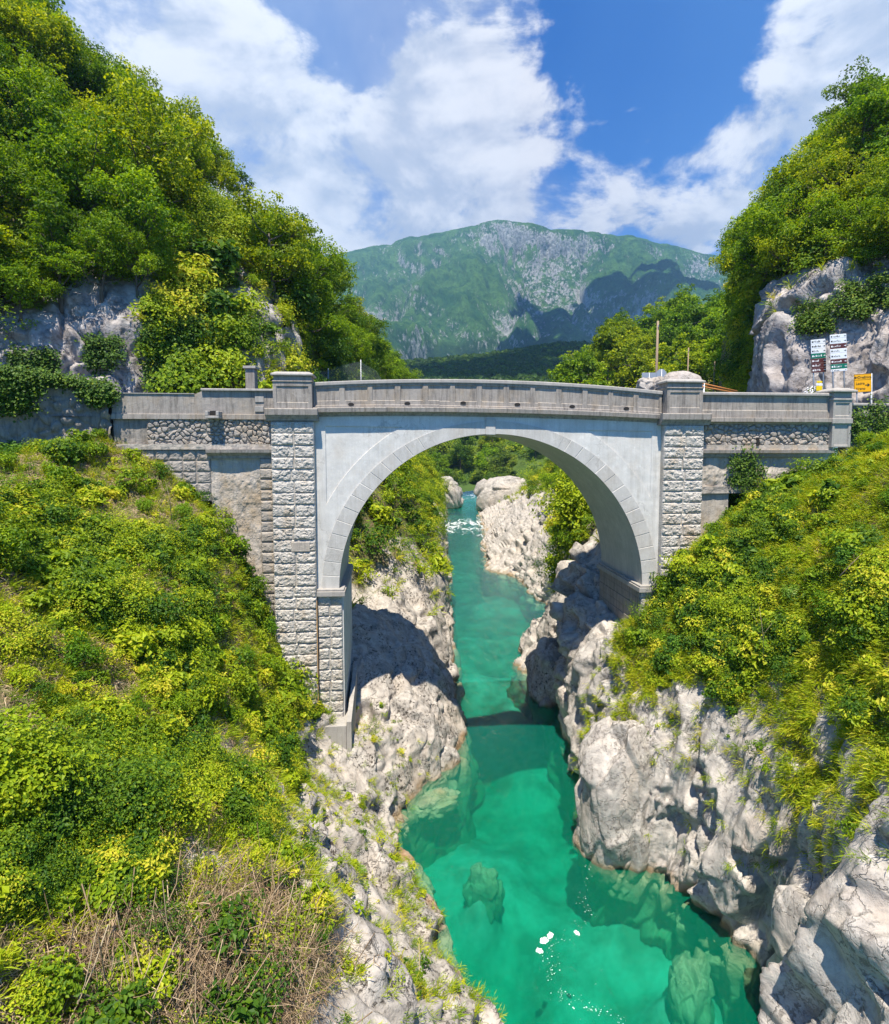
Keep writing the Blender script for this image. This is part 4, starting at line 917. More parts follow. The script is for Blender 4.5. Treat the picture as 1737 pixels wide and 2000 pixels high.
def unit(v): return v / (np.linalg.norm(v, axis=-1, keepdims=True) + 1e-9)
def blob_leaves(cen, rad, n, size, tint, flat=.7, up=(0, 0, 1.0), tvar=.22, aspect=.62):
    """leaves on the outer shell of a lumpy clump; light top, sparser underside"""
    d_ = unit(RNG.normal(size=(n, 3))); upv = np.asarray(up, float)
    d_ = unit(d_ + upv * .45); k = RNG.uniform(.35, 1.0, (n, 1)) ** .5 * (1 + .25 * np.sin(d_[:, :1] * 7 + d_[:, 1:2] * 5 + cen[0]))
    p_ = d_ * k * rad; p_[:, 2] *= flat
    nn_ = unit(d_ * .6 + upv * .5 + RNG.normal(size=(n, 3)) * .55)
    return leaf_mesh(cen + p_, nn_, size * RNG.uniform(.65, 1.35, n), tint + RNG.normal(size=n) * tvar, aspect)
# ---- tree prototypes
def tree_proto(seed, h=7.0, r=2.8, lf=.20, style='round', nlimb=11, dens=1.0, bare=False):
    rs = np.random.default_rng(seed); parts = []; wood = MB()
    th = h * (.62 if style != 'tall' else .8); lean = rs.normal(size=2) * .25
    tp = [np.array([lean[0] * k ** 1.5, lean[1] * k ** 1.5, th * k]) for k in np.linspace(0, 1, 6)]
    tp[1][:2] += rs.normal(size=2) * .08; tp[3][:2] += rs.normal(size=2) * .12
    wood.tube([tp[0] - np.array([0, 0, .8])] + tp, np.linspace(.17, .05, 7) * h / 7, 7)
    blobs = [(tp[-1] + np.array([0, 0, h * .2]), r * .42)]
    for i in range(nlimb):
        k = rs.uniform(.28, .98) if style != 'tall' else rs.uniform(.15, 1); base = tp[0] * (1 - k) + tp[-1] * k; base = np.array([np.interp(k, np.linspace(0, 1, 6), [q[j] for q in tp]) for j in range(3)])
        a = i * 2.4 + rs.uniform(-.5, .5); rise = rs.uniform(.15, .75) * h * .32; L = r * rs.uniform(.6, 1.05) * (1 - .45 * max(0, k - .5)) * (1 if style != 'tall' else (1.1 - k * .6))
        e = base + np.array([math.cos(a) * L, math.sin(a) * L, rise]); m_ = (base + e) / 2 + np.array([0, 0, -.12 * L]) + rs.normal(size=3) * .12
        wood.tube([base, m_, e], np.array([.07, .045, .018]) * h / 7, 5)
        blobs.append((e, r * rs.uniform(.26, .42)))
        for j in range(3):
            f_ = rs.uniform(.35, 1); q = m_ * (1 - f_) + e * f_ + rs.normal(size=3) * np.array([.5, .5, .35]) * r * .33
            wood.tube([m_ * .5 + e * .5, q], np.array([.03, .010]) * h / 7, 4)
            blobs.append((q, r * rs.uniform(.18, .34)))
    for c_, rb in blobs:
        bt = rs.uniform(.25, .62)
        n_ = int(dens * 105 * (rb / .9) ** 1.6) + 20
        parts.append(blob_leaves(c_, rb, n_, lf, bt, flat=.62, tvar=.16))
        for j in range(3):            # small sprays sticking out of every clump
            dd = unit(rs.normal(size=3) + np.array([0, 0, .3])); parts.append(blob_leaves(c_ + dd * rb * .95, rb * .38, int(n_ * .13) + 4, lf * .9, bt + .08, flat=.6, tvar=.16))
    cr_me = None
    V = np.concatenate([p_[0] for p_ in parts]); T = np.concatenate([p_[1] for p_ in parts]); n_ = len(T)
    zz = V[:, 2].reshape(-1, 4).mean(1)
    me = mesh_np('crown', V, np.arange(n_ * 4).reshape(n_, 4), False, {'tint': ('FACE', 'FLOAT', np.clip(T, 0, 1))}); me.materials.append(M_LEAF)
    Vw = np.concatenate(wood.V); mw = bpy.data.meshes.new('trunk'); mw.from_pydata(Vw.tolist(), [], wood.F); mw.update(); mw.materials.append(M_BARK)
    mw.polygons.foreach_set('use_smooth', np.ones(len(mw.polygons), bool))
    return dict(crown=me, trunk=mw, h=h, r=r)
PT = [tree_proto(101, 7.0, 2.9), tree_proto(102, 7.5, 3.1, nlimb=13), tree_proto(103, 6.2, 3.0, nlimb=12), tree_proto(104, 8.0, 2.4, style='tall', nlimb=15), tree_proto(105, 6.8, 2.6), tree_proto(106, 7.2, 3.3, nlimb=14)]
PS = [tree_proto(111, 6.0, 2.3, lf=.23, nlimb=7, dens=.35), tree_proto(112, 6.5, 2.0, lf=.22, nlimb=8, dens=.45)]     # sparse, see-through
PF = [tree_proto(121, 12., 5.2, lf=.55, nlimb=12, dens=.33), tree_proto(122, 13., 4.6, lf=.5, style='tall', nlimb=14, dens=.36), tree_proto(123, 11., 5.6, lf=.55, nlimb=13, dens=.33)]
ALLT = []
def put_tree(pr, loc, k=1.0, rz=None, col=(1, 1, 1), region='', tone='green', lean=(0, 0)):
    e = bpy.data.objects.new('broadleaf_tree', None); C.objects.link(e); e.location = tuple(float(x) for x in loc)
    e.rotation_euler = (lean[0], lean[1], random.uniform(0, 6.28) if rz is None else rz); s = k * random.uniform(.9, 1.1); e.scale = (s, s, s * random.uniform(.9, 1.15))
    for nm in ('trunk', 'crown'):
        c_ = bpy.data.objects.new(nm, pr[nm]); C.objects.link(c_); c_.parent = e
        if nm == 'crown': c_.color = tuple(col) + (1,)
    ctr = np.array([loc[0], loc[1], loc[2] + pr['h'] * s * .62]); q = proj(ctr)
    ALLT.append(dict(o=e, px=float(q[0]), py=float(q[1]), Y=float(loc[1]), region=region, tone=tone, r=pr['r'] * s, size=pr['h'] * s))
    return e
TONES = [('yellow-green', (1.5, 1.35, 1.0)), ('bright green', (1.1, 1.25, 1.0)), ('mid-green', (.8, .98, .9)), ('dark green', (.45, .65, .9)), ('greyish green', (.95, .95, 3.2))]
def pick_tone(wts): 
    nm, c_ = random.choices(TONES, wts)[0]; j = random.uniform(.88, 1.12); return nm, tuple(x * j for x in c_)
SKX = [-200, 0, 95, 230, 330, 430, 500, 560, 600, 680, 730, 790, 830, 900]; SKYY = [-200, -20, 20, 95, 165, 235, 290, 400, 470, 505, 590, 705, 755, 800]   # how high the wood may stand
def scatter_trees(surf, u0, u1, v0, v1, spacing, protos, region, k=(.8, 1.2), wts=(3, 4, 3, 1, .5), sink=.3, keep=None, maxn=999, visible=True):
    G = surf.G; nu, nv = G.shape[:2]; got = []
    tries = 0
    while tries < 9000 and len(got) < maxn:
        tries += 1
        i = int(random.uniform(u0, u1) * (nu - 1)); j = int(random.uniform(v0, v1) * (nv - 1)); p_ = G[i, j]
        if surf.veg[i, j] < .35: continue
        q = proj(p_)
        if visible and not (-160 < q[0] < 1900 and q[1] > -120): continue
        if keep and not keep(q, p_): continue
        if surf.name == 'left_hillside' and q[1] - 5.6 * 1080 / p_[1] < np.interp(q[0] + 1.6 * 1080 / p_[1], SKX, SKYY) - 12: continue
        if any((p_[0] - g[0]) ** 2 + (p_[1] - g[1]) ** 2 + (p_[2] - g[2]) ** 2 < spacing ** 2 for g in got): continue
        got.append(p_); tn, c_ = pick_tone(wts)
        put_tree(random.choice(protos), p_ - np.array([0, 0, sink]), random.uniform(*k), None, c_, region, tn, (random.uniform(-.1, .1) + .06, random.uniform(-.1, .1)))
    return got
sparse_zone = lambda q: 300 < q[0] < 520 and 400 < q[1] < 760
# left hillside: rows of the net run bottom -> crest, columns left -> far right
scatter_trees(lhill, .34, .86, .05, .72, 3.3, PT, 'left hillside', (.75, 1.2), (4, 4, 3, 1.2, .5), keep=lambda q, p_: not sparse_zone(q), maxn=112)
scatter_trees(lhill, .30, .86, .60, .99, 4.4, PT, 'ridge by the bridge', (.8, 1.15), (2, 4, 4, 1, .2), maxn=30)
scatter_trees(lhill, .16, .34, .70, .98, 5.0, PT, 'foot of the left ridge', (.7, 1.0), (2, 4, 3, 0, 0), keep=lambda q, p_: q[0] > 560, maxn=8)
for (px, py, Y_) in ((205, 232, 50), (468, 420, 60), (395, 350, 57), (545, 535, 66), (40, 125, 47), (580, 560, 70), (5, 700 - 60, 31)):
    pr = PS[random.randrange(2)] if py < 600 else PT[2]; tn, c_ = pick_tone((0, 1, 2, 2, 0)); put_tree(pr, P(px, py, Y_), .85, None, c_, 'left skyline' if py < 600 else 'left hillside', tn)
# trees overhanging the cliff at the left (shaded ledge)
for (px, py, Y_) in ((-40, 560, 30), (40, 575, 31), (120, 560, 32.5), (200, 560, 33.5), (270, 560, 34.5), (-110, 520, 29)):
    tn, c_ = pick_tone((1, 3, 3, 2, 0)); put_tree(PT[random.randrange(6)], P(px, py + 35, Y_), .6, None, c_, 'left cliff ledge', tn)
scatter_trees(rhill, .42, .84, .0, .80, 3.1, PT, 'right hillside', (.7, 1.1), (4, 4, 2, .7, .6), maxn=56, keep=lambda q, p_: q[0] > 1462)
for (px, py, Y_, k_) in ((1468, 560, 50, .62), (1484, 645, 48, .55), (1505, 560, 44, .65), (1545, 560, 40, .6), (1610, 545, 38, .55), (1455, 470 + 60, 56, .9), (1700, 545, 35, .55), (1492, 725, 44, .5)):
    tn, c_ = pick_tone((2, 4, 3, 1, 0)); put_tree(PT[random.randrange(6)], P(px, py, Y_), k_, None, c_, 'right cliff ledge', tn)
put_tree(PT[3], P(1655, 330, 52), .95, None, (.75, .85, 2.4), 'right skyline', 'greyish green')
scatter_trees(mhill, .02, .55, .10, .95, 7.0, PF, 'wood behind the bridge', (.75, 1.05), (4, 3, 1.5, .4, 0), maxn=28)
scatter_trees(mhill, .55, .9, .1, .98, 11.0, PF, 'ridge behind the wood', (.8, 1.1), (0, 1, 3, 4, 0), maxn=16)
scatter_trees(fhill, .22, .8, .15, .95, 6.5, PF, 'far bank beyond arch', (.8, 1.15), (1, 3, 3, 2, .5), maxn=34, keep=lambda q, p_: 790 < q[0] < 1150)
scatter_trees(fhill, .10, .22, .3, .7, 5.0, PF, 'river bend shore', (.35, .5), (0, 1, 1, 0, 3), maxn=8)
scatter_trees(left, .80, .99, .62, .90, 4.0, PT, 'left bank beyond arch', (.6, .9), (2, 4, 2, 0, 0), maxn=10)
scatter_trees(right, .66, .99, .66, .93, 3.6, PT, 'right bank beyond arch', (.6, .95), (3, 4, 2, 0, 0), maxn=18)
# ---- labels: every tree is named by tone, region, tier and order from the left
ORD = ['first', 'second', 'third', 'fourth', 'fifth', 'sixth', 'seventh', 'eighth', 'ninth', 'tenth', 'eleventh', 'twelfth', 'thirteenth', 'fourteenth', 'fifteenth', 'sixteenth', 'seventeenth', 'eighteenth', 'nineteenth', 'twentieth']
regs = {}
for tr in ALLT: regs.setdefault(tr['region'], []).append(tr)
for rg, L in regs.items():
    L.sort(key=lambda q: q['py']); per = 9 if len(L) > 20 else max(1, len(L)) if len(L) < 8 else 7
    rows_ = [L[i:i + per] for i in range(0, len(L), per)]
    for ri, row in enumerate(rows_):
        row.sort(key=lambda q: q['px'])
        for ci, q in enumerate(row):
            tier = '' if len(rows_) == 1 else (', top tier' if ri == 0 else ', %s tier down' % (ORD[ri] if ri < 20 else str(ri + 1) + 'th'))
            o_ = q['o']; o_['label'] = '%s tree on %s, %s from left%s' % (q['tone'], rg if rg.startswith(('left bank', 'right bank')) else 'the ' + rg, ORD[ci], tier)
            o_['category'] = 'tree'; o_['group'] = 'trees of the ' + rg
# ------------------------------------------------------------------ undergrowth
def sample(surf, n, thr=(.35, .6), vis=True, keep=None, gap=0, inv=False):
    G = surf.G; d1 = G[1:, :-1] - G[:-1, :-1]; d2 = G[:-1, 1:] - G[:-1, :-1]; area = np.linalg.norm(np.cross(d1, d2), axis=-1)
    v = surf.veg[:-1, :-1]; wgt = area * sstep(thr[0], thr[1], v)
    q = proj(G[:-1, :-1]); ok = (q[..., 0] > -220) & (q[..., 0] < 2000) & (q[..., 1] > -60) & (q[..., 1] < 2120) if vis else True
    wgt = wgt * ok
    if gap: g_ = fbm(G[:-1, :-1] * gap, 3, 123); wgt = wgt * (.05 + sstep(-.08, .04, g_ - .01)) if not inv else wgt * (.15 + sstep(.08, -.10, g_ - .01))
    if keep is not None: wgt = wgt * keep(q, G[:-1, :-1])
    tot = wgt.sum(); cdf = np.cumsum(wgt.ravel()) / tot
    idx = np.searchsorted(cdf, RNG.random(n)); i, j = np.unravel_index(np.clip(idx, 0, wgt.size - 1), wgt.shape)
    a, b = RNG.random((2, n, 1)); p_ = G[i, j] + d1[i, j] * a + d2[i, j] * b
    return p_, surf.N[i, j], surf.Ns[i, j], tot
def undergrowth(name, surf, mounds, leaves_per, rad, lf, base=.45, keep=None, thr=(.35, .6), mat=None, grass=0, glen=.45, tinted=.17, gap=0, scaled=False):
    p_, nl, ns, tot = sample(surf, mounds, thr, keep=keep, gap=gap)
    parts = []
    dsc = np.clip(p_[:, 1] / 19.0, .5, 1.0) if scaled else np.ones(mounds); r = RNG.lognormal(0, .42, mounds) * rad; cnt = np.maximum(12, (leaves_per * (r / rad) ** 1.7 / dsc ** 1.7)).astype(int)
    mi = np.repeat(np.arange(mounds), cnt); n = len(mi)
    tn = np.clip(base + .30 * fbm(p_ * .45, 2, 55) + RNG.normal(size=mounds) * tinted, .02, .98); lsz = lf * RNG.lognormal(0, .42, mounds) * dsc; tn = np.where(RNG.random(mounds) < .02, .95, tn); tn = np.where(RNG.random(mounds) < .2, .06, tn)
    up = unit(ns[mi] * .75 + np.array([0, -.1, .65])); d_ = unit(unit(RNG.normal(size=(n, 3))) + up * .75)
    k = (RNG.uniform(.15, 1, (n, 1)) ** .45) * (1 + .3 * np.sin(d_ * 6 + mi[:, None]).sum(1, keepdims=True) * .5)
    c = p_[mi] + d_ * k * r[mi][:, None] * np.array([1, 1, .8]) + ns[mi] * (r[mi] * .45)[:, None]
    nn_ = unit(d_ * .55 + up * .6 + RNG.normal(size=(n, 3)) * .36)
    parts.append(leaf_mesh(c, nn_, lsz[mi] * RNG.uniform(.6, 1.4, n), tn[mi] + RNG.normal(size=n) * .13))
    if grass:
        tufts = grass; g, gl_, gs, _ = sample(surf, tufts, (thr[0] - .25, thr[1] - .2), keep=keep); nb = 22; gi = np.repeat(np.arange(tufts), nb); n = len(gi)
        dirv = unit(gs[gi] * .8 + RNG.normal(size=(n, 3)) * .38 + np.array([0, -.15, .15])); L = glen * RNG.uniform(.5, 1.3, n)
        base_ = g[gi] + RNG.normal(size=(n, 3)) * .05; tt = np.clip(.66 + RNG.normal(size=tufts) * .2, .1, 1)[gi] + RNG.normal(size=n) * .1
        tip = dirv * L[:, None]; tip[:, 2] -= L * .35
        parts.append(leaf_mesh(base_ + dirv * L[:, None] * .25, unit(np.cross(dirv, RNG.normal(size=(n, 3)))), L * .55, tt, .09, dirv))
        parts.append(leaf_mesh(base_ + dirv * L[:, None] * .45 + tip * .22, unit(np.cross(dirv, RNG.normal(size=(n, 3)))), L * .55, tt, .08, unit(tip)))
    o = leaf_obj(name, parts, mat or M_UND)
    return o
brown = lambda q, G: (1 - .96 * np.exp(-((((q[..., 0] - 420) / 300) ** 2 + ((q[..., 1] - 1945) / 185) ** 2) ** 2)))
nearL = lambda q, G: (G[..., 1] < 27.6) * brown(q, G)
u1 = undergrowth('undergrowth', left, 5700, 72, .25, .098, .50, nearL, grass=5200, glen=.36, gap=.42, scaled=True, tinted=.22)
tag(u1, 'dense sunlit undergrowth covering the slope below the left approach wall', 'undergrowth', kind='stuff')
u2 = undergrowth('undergrowth', right, 5900, 68, .25, .10, .48, lambda q, G: (G[..., 1] < 29.), grass=8500, glen=.42, gap=.42, scaled=True, tinted=.22)
tag(u2, 'leafy undergrowth and hanging grass on the slope under the right approach wall', 'undergrowth', kind='stuff')
u3 = undergrowth('undergrowth', left, 2300, 110, .7, .20, .50, lambda q, G: (G[..., 1] >= 31.), grass=1500, glen=1.0)
tag(u3, 'green scrub on the left gorge side beyond the arch', 'undergrowth', kind='stuff')
u4 = undergrowth('undergrowth', right, 1700, 110, .7, .20, .50, lambda q, G: (G[..., 1] >= 36.), grass=1500, glen=1.0)
tag(u4, 'green scrub on the right gorge side beyond the arch', 'undergrowth', kind='stuff')
u5 = undergrowth('undergrowth', lhill, 3600, 120, .75, .19, .42, None, grass=900, glen=.9)
tag(u5, 'scrub between the trees of the left hillside', 'undergrowth', kind='stuff')
u6 = undergrowth('undergrowth', rhill, 1900, 120, .7, .19, .42, lambda q, G: q[..., 0] > 1440, grass=700, glen=.9)
tag(u6, 'scrub between the trees of the right hillside', 'undergrowth', kind='stuff')
u10 = undergrowth('undergrowth', lhill, 1500, 110, .62, .17, .55, lambda q, G: (q[..., 0] > 290) * (q[..., 0] < 570) * (q[..., 1] > 370) * (q[..., 1] < 770) * (fbm(G * .3, 3, 8) > -.22), thr=(-.1, .4), grass=900, glen=.8)
tag(u10, 'pale scrub growing over the rocky outcrop above the left wall', 'undergrowth', kind='stuff')
u7 = undergrowth('undergrowth', mhill, 1500, 90, 1.9, .5, .45, None)
tag(u7, 'scrub under the wood behind the bridge', 'undergrowth', kind='stuff')
u8 = undergrowth('undergrowth', fhill, 1200, 90, 2.0, .5, .42, None)
tag(u8, 'scrub on the far bank framed by the arch', 'undergrowth', kind='stuff')
# far-off wood on the foothills: one mass of small crowns
G = FOOT; n = 5200; i = RNG.integers(10, 190, n); j = RNG.integers(10, G.shape[1] - 10, n); c = G[i, j]; q = proj(c); c = c[(q[:, 1] < 775)]; n = len(c)
mi = np.repeat(np.arange(n), 16); d_ = unit(unit(RNG.normal(size=(len(mi), 3))) + np.array([0, -.2, .7])); sz = RNG.uniform(3.2, 6.5, n)
tn = np.clip(.12 + RNG.normal(size=n) * .14, 0, .6)
fo = leaf_obj('distant_wood', [leaf_mesh(c[mi] + d_ * sz[mi][:, None] * np.array([1, 1, .8]), unit(d_ + RNG.normal(size=(len(mi), 3)) * .5), sz[mi] * .75, tn[mi] + RNG.normal(size=len(mi)) * .08, .9)], M_LEAF)
tag(fo, 'distant dark wood on the foothills below the mountain', 'forest', kind='stuff'); fo.color = (.75, .85, .9, 1)
# ------------------------------------------------------------------ bushes that stand out of the undergrowth
def bush_proto(seed, r, lf, mat, n=900, base=.5, flat=.85):
    rs = np.random.default_rng(seed); parts = []; st = MB()
    for i in range(9):
        a = i * 2.4; k = rs.uniform(.15, .75); c = np.array([math.cos(a) * r * k, math.sin(a) * r * k, r * rs.uniform(.35, .95) * flat])
        parts.append(blob_leaves(c, r * rs.uniform(.32, .5), n // 9, lf, base + rs.uniform(-.15, .2), flat=.8, tvar=.13)); st.tube([(0, 0, -.2), c * .5 + rs.normal(size=3) * .04, c], [.022, .014, .005], 5)
    V = np.concatenate([p_[0] for p_ in parts]); T = np.concatenate([p_[1] for p_ in parts]); k = len(T)
    me = mesh_np('foliage', V, np.arange(k * 4).reshape(k, 4), False, {'tint': ('FACE', 'FLOAT', np.clip(T, 0, 1))}); me.materials.append(mat)
    ms = bpy.data.meshes.new('stem'); ms.from_pydata(np.concatenate(st.V).tolist(), [], st.F); ms.update(); ms.materials.append(M_BARK)
    return me, ms
BP = [bush_proto(201, .75, .085, M_UND, 1300, .42), bush_proto(202, .6, .075, M_UND, 1100, .55), bush_proto(203, .85, .11, M_UND, 1100, .38), bush_proto(204, .55, .07, M_UND, 1000, .7)]
BT = [('bright green', (1.0, 1.05, 1.)), ('deep green', (.5, .72, .9)), ('yellow-green', (1.25, 1.1, 1.)), ('bluish green', (.6, .85, 3.5))]
BUSH = []
def put_bush(p_, n_, k, tone, region):
    e = bpy.data.objects.new('bush', None); C.objects.link(e); e.location = tuple(p_); nz_ = Vector(tuple(unit(np.array(n_) * .5 + np.array([0, 0, .6]))))
    e.rotation_mode = 'QUATERNION'; e.rotation_quaternion = nz_.to_track_quat('Z', 'Y') @ Matrix.Rotation(random.uniform(0, 6.28), 3, 'Z').to_quaternion(); e.scale = (k, k, k * random.uniform(.85, 1.15))
    me, ms = random.choice(BP)
    for nm, q in (('foliage', me), ('stem', ms)):
        c_ = bpy.data.objects.new(nm, q); C.objects.link(c_); c_.parent = e
        if nm == 'foliage': c_.color = tone[1] + (1,)
    q = proj(np.array(p_)); BUSH.append(dict(o=e, px=q[0], py=q[1], tone=tone[0], region=region))
def scatter_bush(surf, n, region, keep, spacing=1.2, k=(.6, 1.3), thr=(.45, .7)):
    p_, nl, ns, _ = sample(surf, n * 8, thr, keep=keep); got = []
    for a, b in zip(p_, ns):
        if len(got) >= n: break
        if any(((a - g) ** 2).sum() < spacing ** 2 for g in got): continue
        got.append(a); put_bush(a, b, random.uniform(*k), random.choices(BT, (4, 4, 3, .6))[0], region)
scatter_bush(left, 84, 'left near slope', lambda q, G: (G[..., 1] < 27.4) * brown(q, G) * (q[..., 1] < 1760), 1.05, (.45, 1.05))
scatter_bush(right, 76, 'right near slope', lambda q, G: (G[..., 1] < 28.5), 1.05, (.45, 1.05))
scatter_bush(left, 26, 'left rock face', lambda q, G: (G[..., 1] < 29) * (G[..., 1] > 12), 1.3, (.25, .5), (-.1, .25))
scatter_bush(right, 16, 'right rock face', lambda q, G: (G[..., 1] < 28) * (q[..., 0] > 1200), 1.5, (.3, .6), (.0, .4))
scatter_bush(lhill, 54, 'left rocky outcrop', lambda q, G: (q[..., 0] > 290) * (q[..., 0] < 540) * (q[..., 1] > 420) * (q[..., 1] < 735), 1.7, (1.1, 2.0), (.0, .3))
regs = {}
for b in BUSH: regs.setdefault(b['region'], []).append(b)
for rg, L in regs.items():
    L.sort(key=lambda q: q['py']); rows_ = [L[i:i + 9] for i in range(0, len(L), 9)]
    for ri, row in enumerate(rows_):
        row.sort(key=lambda q: q['px'])
        for ci, q in enumerate(row):
            q['o']['label'] = '%s bush on the %s, %s from left, %s tier down' % (q['tone'], rg, ORD[ci], ORD[ri]); q['o']['category'] = 'bush'; q['o']['group'] = 'bushes on the ' + rg
# dry grass and litter lying in the gaps
def litter(name, surf, n, keep, length, gap=.75, inv=True, thr=(.2, .5), width=.05, tbase=.55, lift=.03):
    p_, nl, ns, _ = sample(surf, n, thr, keep=keep, gap=gap, inv=inv)
    tang = np.cross(ns, RNG.normal(size=(n, 3))); dv = unit(tang + ns * RNG.normal(size=(n, 1)) * .25); L = length * RNG.uniform(.4, 1.4, n)
    return leaf_obj(name, [leaf_mesh(p_ + ns * lift * RNG.random((n, 1)) * 3, unit(ns + RNG.normal(size=(n, 3)) * .5), L, tbase + RNG.normal(size=n) * .2, width, dv)], M_STRAW)
tag(litter('dry_grass', left, 52000, lambda q, G: (G[..., 1] < 27.5), .26, gap=.42, lift=.05), 'straw-coloured dry grass in the gaps of the left slope', 'dry grass', kind='stuff')
tag(litter('dry_grass', right, 46000, lambda q, G: (G[..., 1] < 28.8), .26, gap=.42, lift=.05), 'straw-coloured dry grass in the gaps of the right slope', 'dry grass', kind='stuff')
tag(undergrowth('undergrowth', left, 210, 40, .14, .06, .62, lambda q, G: (G[..., 1] < 29) * (q[..., 0] > 540), thr=(-.35, .1), grass=520, glen=.3), 'small green tufts rooted in the pale rock left of the river', 'undergrowth', kind='stuff')
tag(undergrowth('undergrowth', right, 300, 45, .16, .07, .6, lambda q, G: (G[..., 1] < 28) * (q[..., 1] < 1700), thr=(-.30, .15), grass=1200, glen=.36), 'grass tufts and small plants on the pale cliff right of the river', 'undergrowth', kind='stuff')
# brushwood heap at the bottom left: curved bare twigs
n = 6500; p_, nl, ns, _ = sample(left, n, (.2, .5), keep=lambda q, G: (1 - brown(q, G)) ** 1.5)
mb_V = []; mb_F = []; cnt = 0; TT_ = []
seg_ = 5; rs = RNG
main = rs.random(n) < .12
L = np.where(main, rs.uniform(.9, 2.1, n), rs.uniform(.3, 1.0, n)); R0 = np.where(main, rs.uniform(.007, .014, n), rs.uniform(.0025, .006, n))
gdir = unit(np.cross(ns, np.array([0, 0, 1.0])) * rs.normal(size=(n, 1)) * 1.0 + np.array([.35, -.25, -.5]) + rs.normal(size=(n, 3)) * .55 + ns * rs.uniform(-.12, .16, (n, 1)))
bend = rs.normal(size=(n, 3)) * .35; a_ = unit(np.cross(gdir, rs.normal(size=(n, 3)))); b_ = np.cross(gdir, a_)
st_ = p_ + ns * (rs.random((n, 1)) ** 1.5) * .38
V = []
for k in range(seg_):
    f_ = k / (seg_ - 1); c = st_ + gdir * (L * (f_ - .5))[:, None] + bend * ((f_ - .5) ** 2 * L)[:, None]; r_ = R0 * (1 - .65 * f_)
    for m_ in range(3):
        an = m_ * 2.094; V.append(c + (a_ * math.cos(an) + b_ * math.sin(an)) * r_[:, None])
V = np.stack(V, 1).reshape(-1, 3); base = np.arange(n)[:, None] * (seg_ * 3); F = []
for k in range(seg_ - 1):
    for m_ in range(3): F.append(np.concatenate([base + k * 3 + m_, base + k * 3 + (m_ + 1) % 3, base + (k + 1) * 3 + (m_ + 1) % 3, base + (k + 1) * 3 + m_], 1))
F = np.concatenate(F); tt = np.clip(.5 + rs.normal(size=n) * .25, 0, 1)
me = mesh_np('brushwood', V, F, True, {'tint': ('FACE', 'FLOAT', np.tile(tt, (seg_ - 1) * 3))}); bw = link('brushwood', me, M_STRAW)
tag(bw, 'tangled heap of bare dry twigs at the bottom left of the slope', 'brushwood', kind='stuff')
tag(litter('dry_leaves', left, 30000, lambda q, G: (1 - brown(q, G)) ** 1.2, .16, gap=0, width=.12, tbase=.4), 'dry leaf litter under the brushwood heap', 'leaf litter', kind='stuff')
u9 = undergrowth('undergrowth', left, 190, 60, .2, .07, .6, lambda q, G: (1 - brown(q, G))); tag(u9, 'green sprigs growing through the brushwood heap', 'undergrowth', kind='stuff')
# ------------------------------------------------------------------ ivy
def ivy(name, C_, N2, label, lf=.13, n=14, thick=.25, tb=.4):
    mi = np.repeat(np.arange(len(C_)), n); k = len(mi)
    c = C_[mi] + RNG.normal(size=(k, 3)) * lf * 1.3 + N2[mi] * RNG.uniform(.05, 1, (k, 1)) * thick
    o = leaf_obj(name, [leaf_mesh(c, unit(N2[mi] * .9 + np.array([0, 0, .5]) + RNG.normal(size=(k, 3)) * .4), lf * RNG.uniform(.6, 1.3, k), tb + RNG.normal(size=k) * .2, .85)], M_IVY)
    return tag(o, label, 'ivy')
# over the old wall at the far left
pts_ = []
for i, (q2, zt) in enumerate(OLDSEG):
    px = proj(np.array([q2[0], q2[1], zt]))[0]
    dp = .45 + .3 * math.sin(px * .035) + (.9 if px < 60 else 0) + .25 * math.sin(px * .11)
    if 100 < px < 140: dp *= .45
    for k in range(int(46 * max(.15, dp))): pts_.append((q2[0] + RNG.normal() * .15, q2[1] - .14, zt + .12 - max(.0, dp) * RNG.random() ** 1.4))
C_ = np.array(pts_); ivy('ivy', C_, np.tile([0.1, -1., .1], (len(C_), 1)), 'ivy curtain hanging over the old wall at the far left', .12, 7, .22)
def ivy_wall(px0, px1, py0, py1, tt, label, n=260, lf=.11, dens=9):
    pp = []
    for k in range(n):
        px = RNG.uniform(px0, px1); py = RNG.uniform(py0, py1); e = ((px - (px0 + px1) / 2) / (px1 - px0) * 2) ** 2 + ((py - (py0 + py1) / 2) / (py1 - py0) * 2) ** 2
        if e > 1 + .3 * math.sin(px * .3): continue
        s_, z_ = Bpx(px, py, tt); pp.append(BR(np.array([s_, tt, z_])))
    C_ = np.array(pp); return ivy('ivy', C_, np.tile(-DT, (len(C_), 1)), label, lf, dens, .2)
ivy_wall(1423, 1490, 880, 960, .02, 'round patch of dark ivy on the right wall below the cornice')
ivy_wall(1690, 1745, 780, 900, .0, 'ivy clump climbing the low wall at far right', 300)
ivy_wall(1660, 1690, 800, 870, -.05, 'slim ivy strand beside the corner pillar', 120)
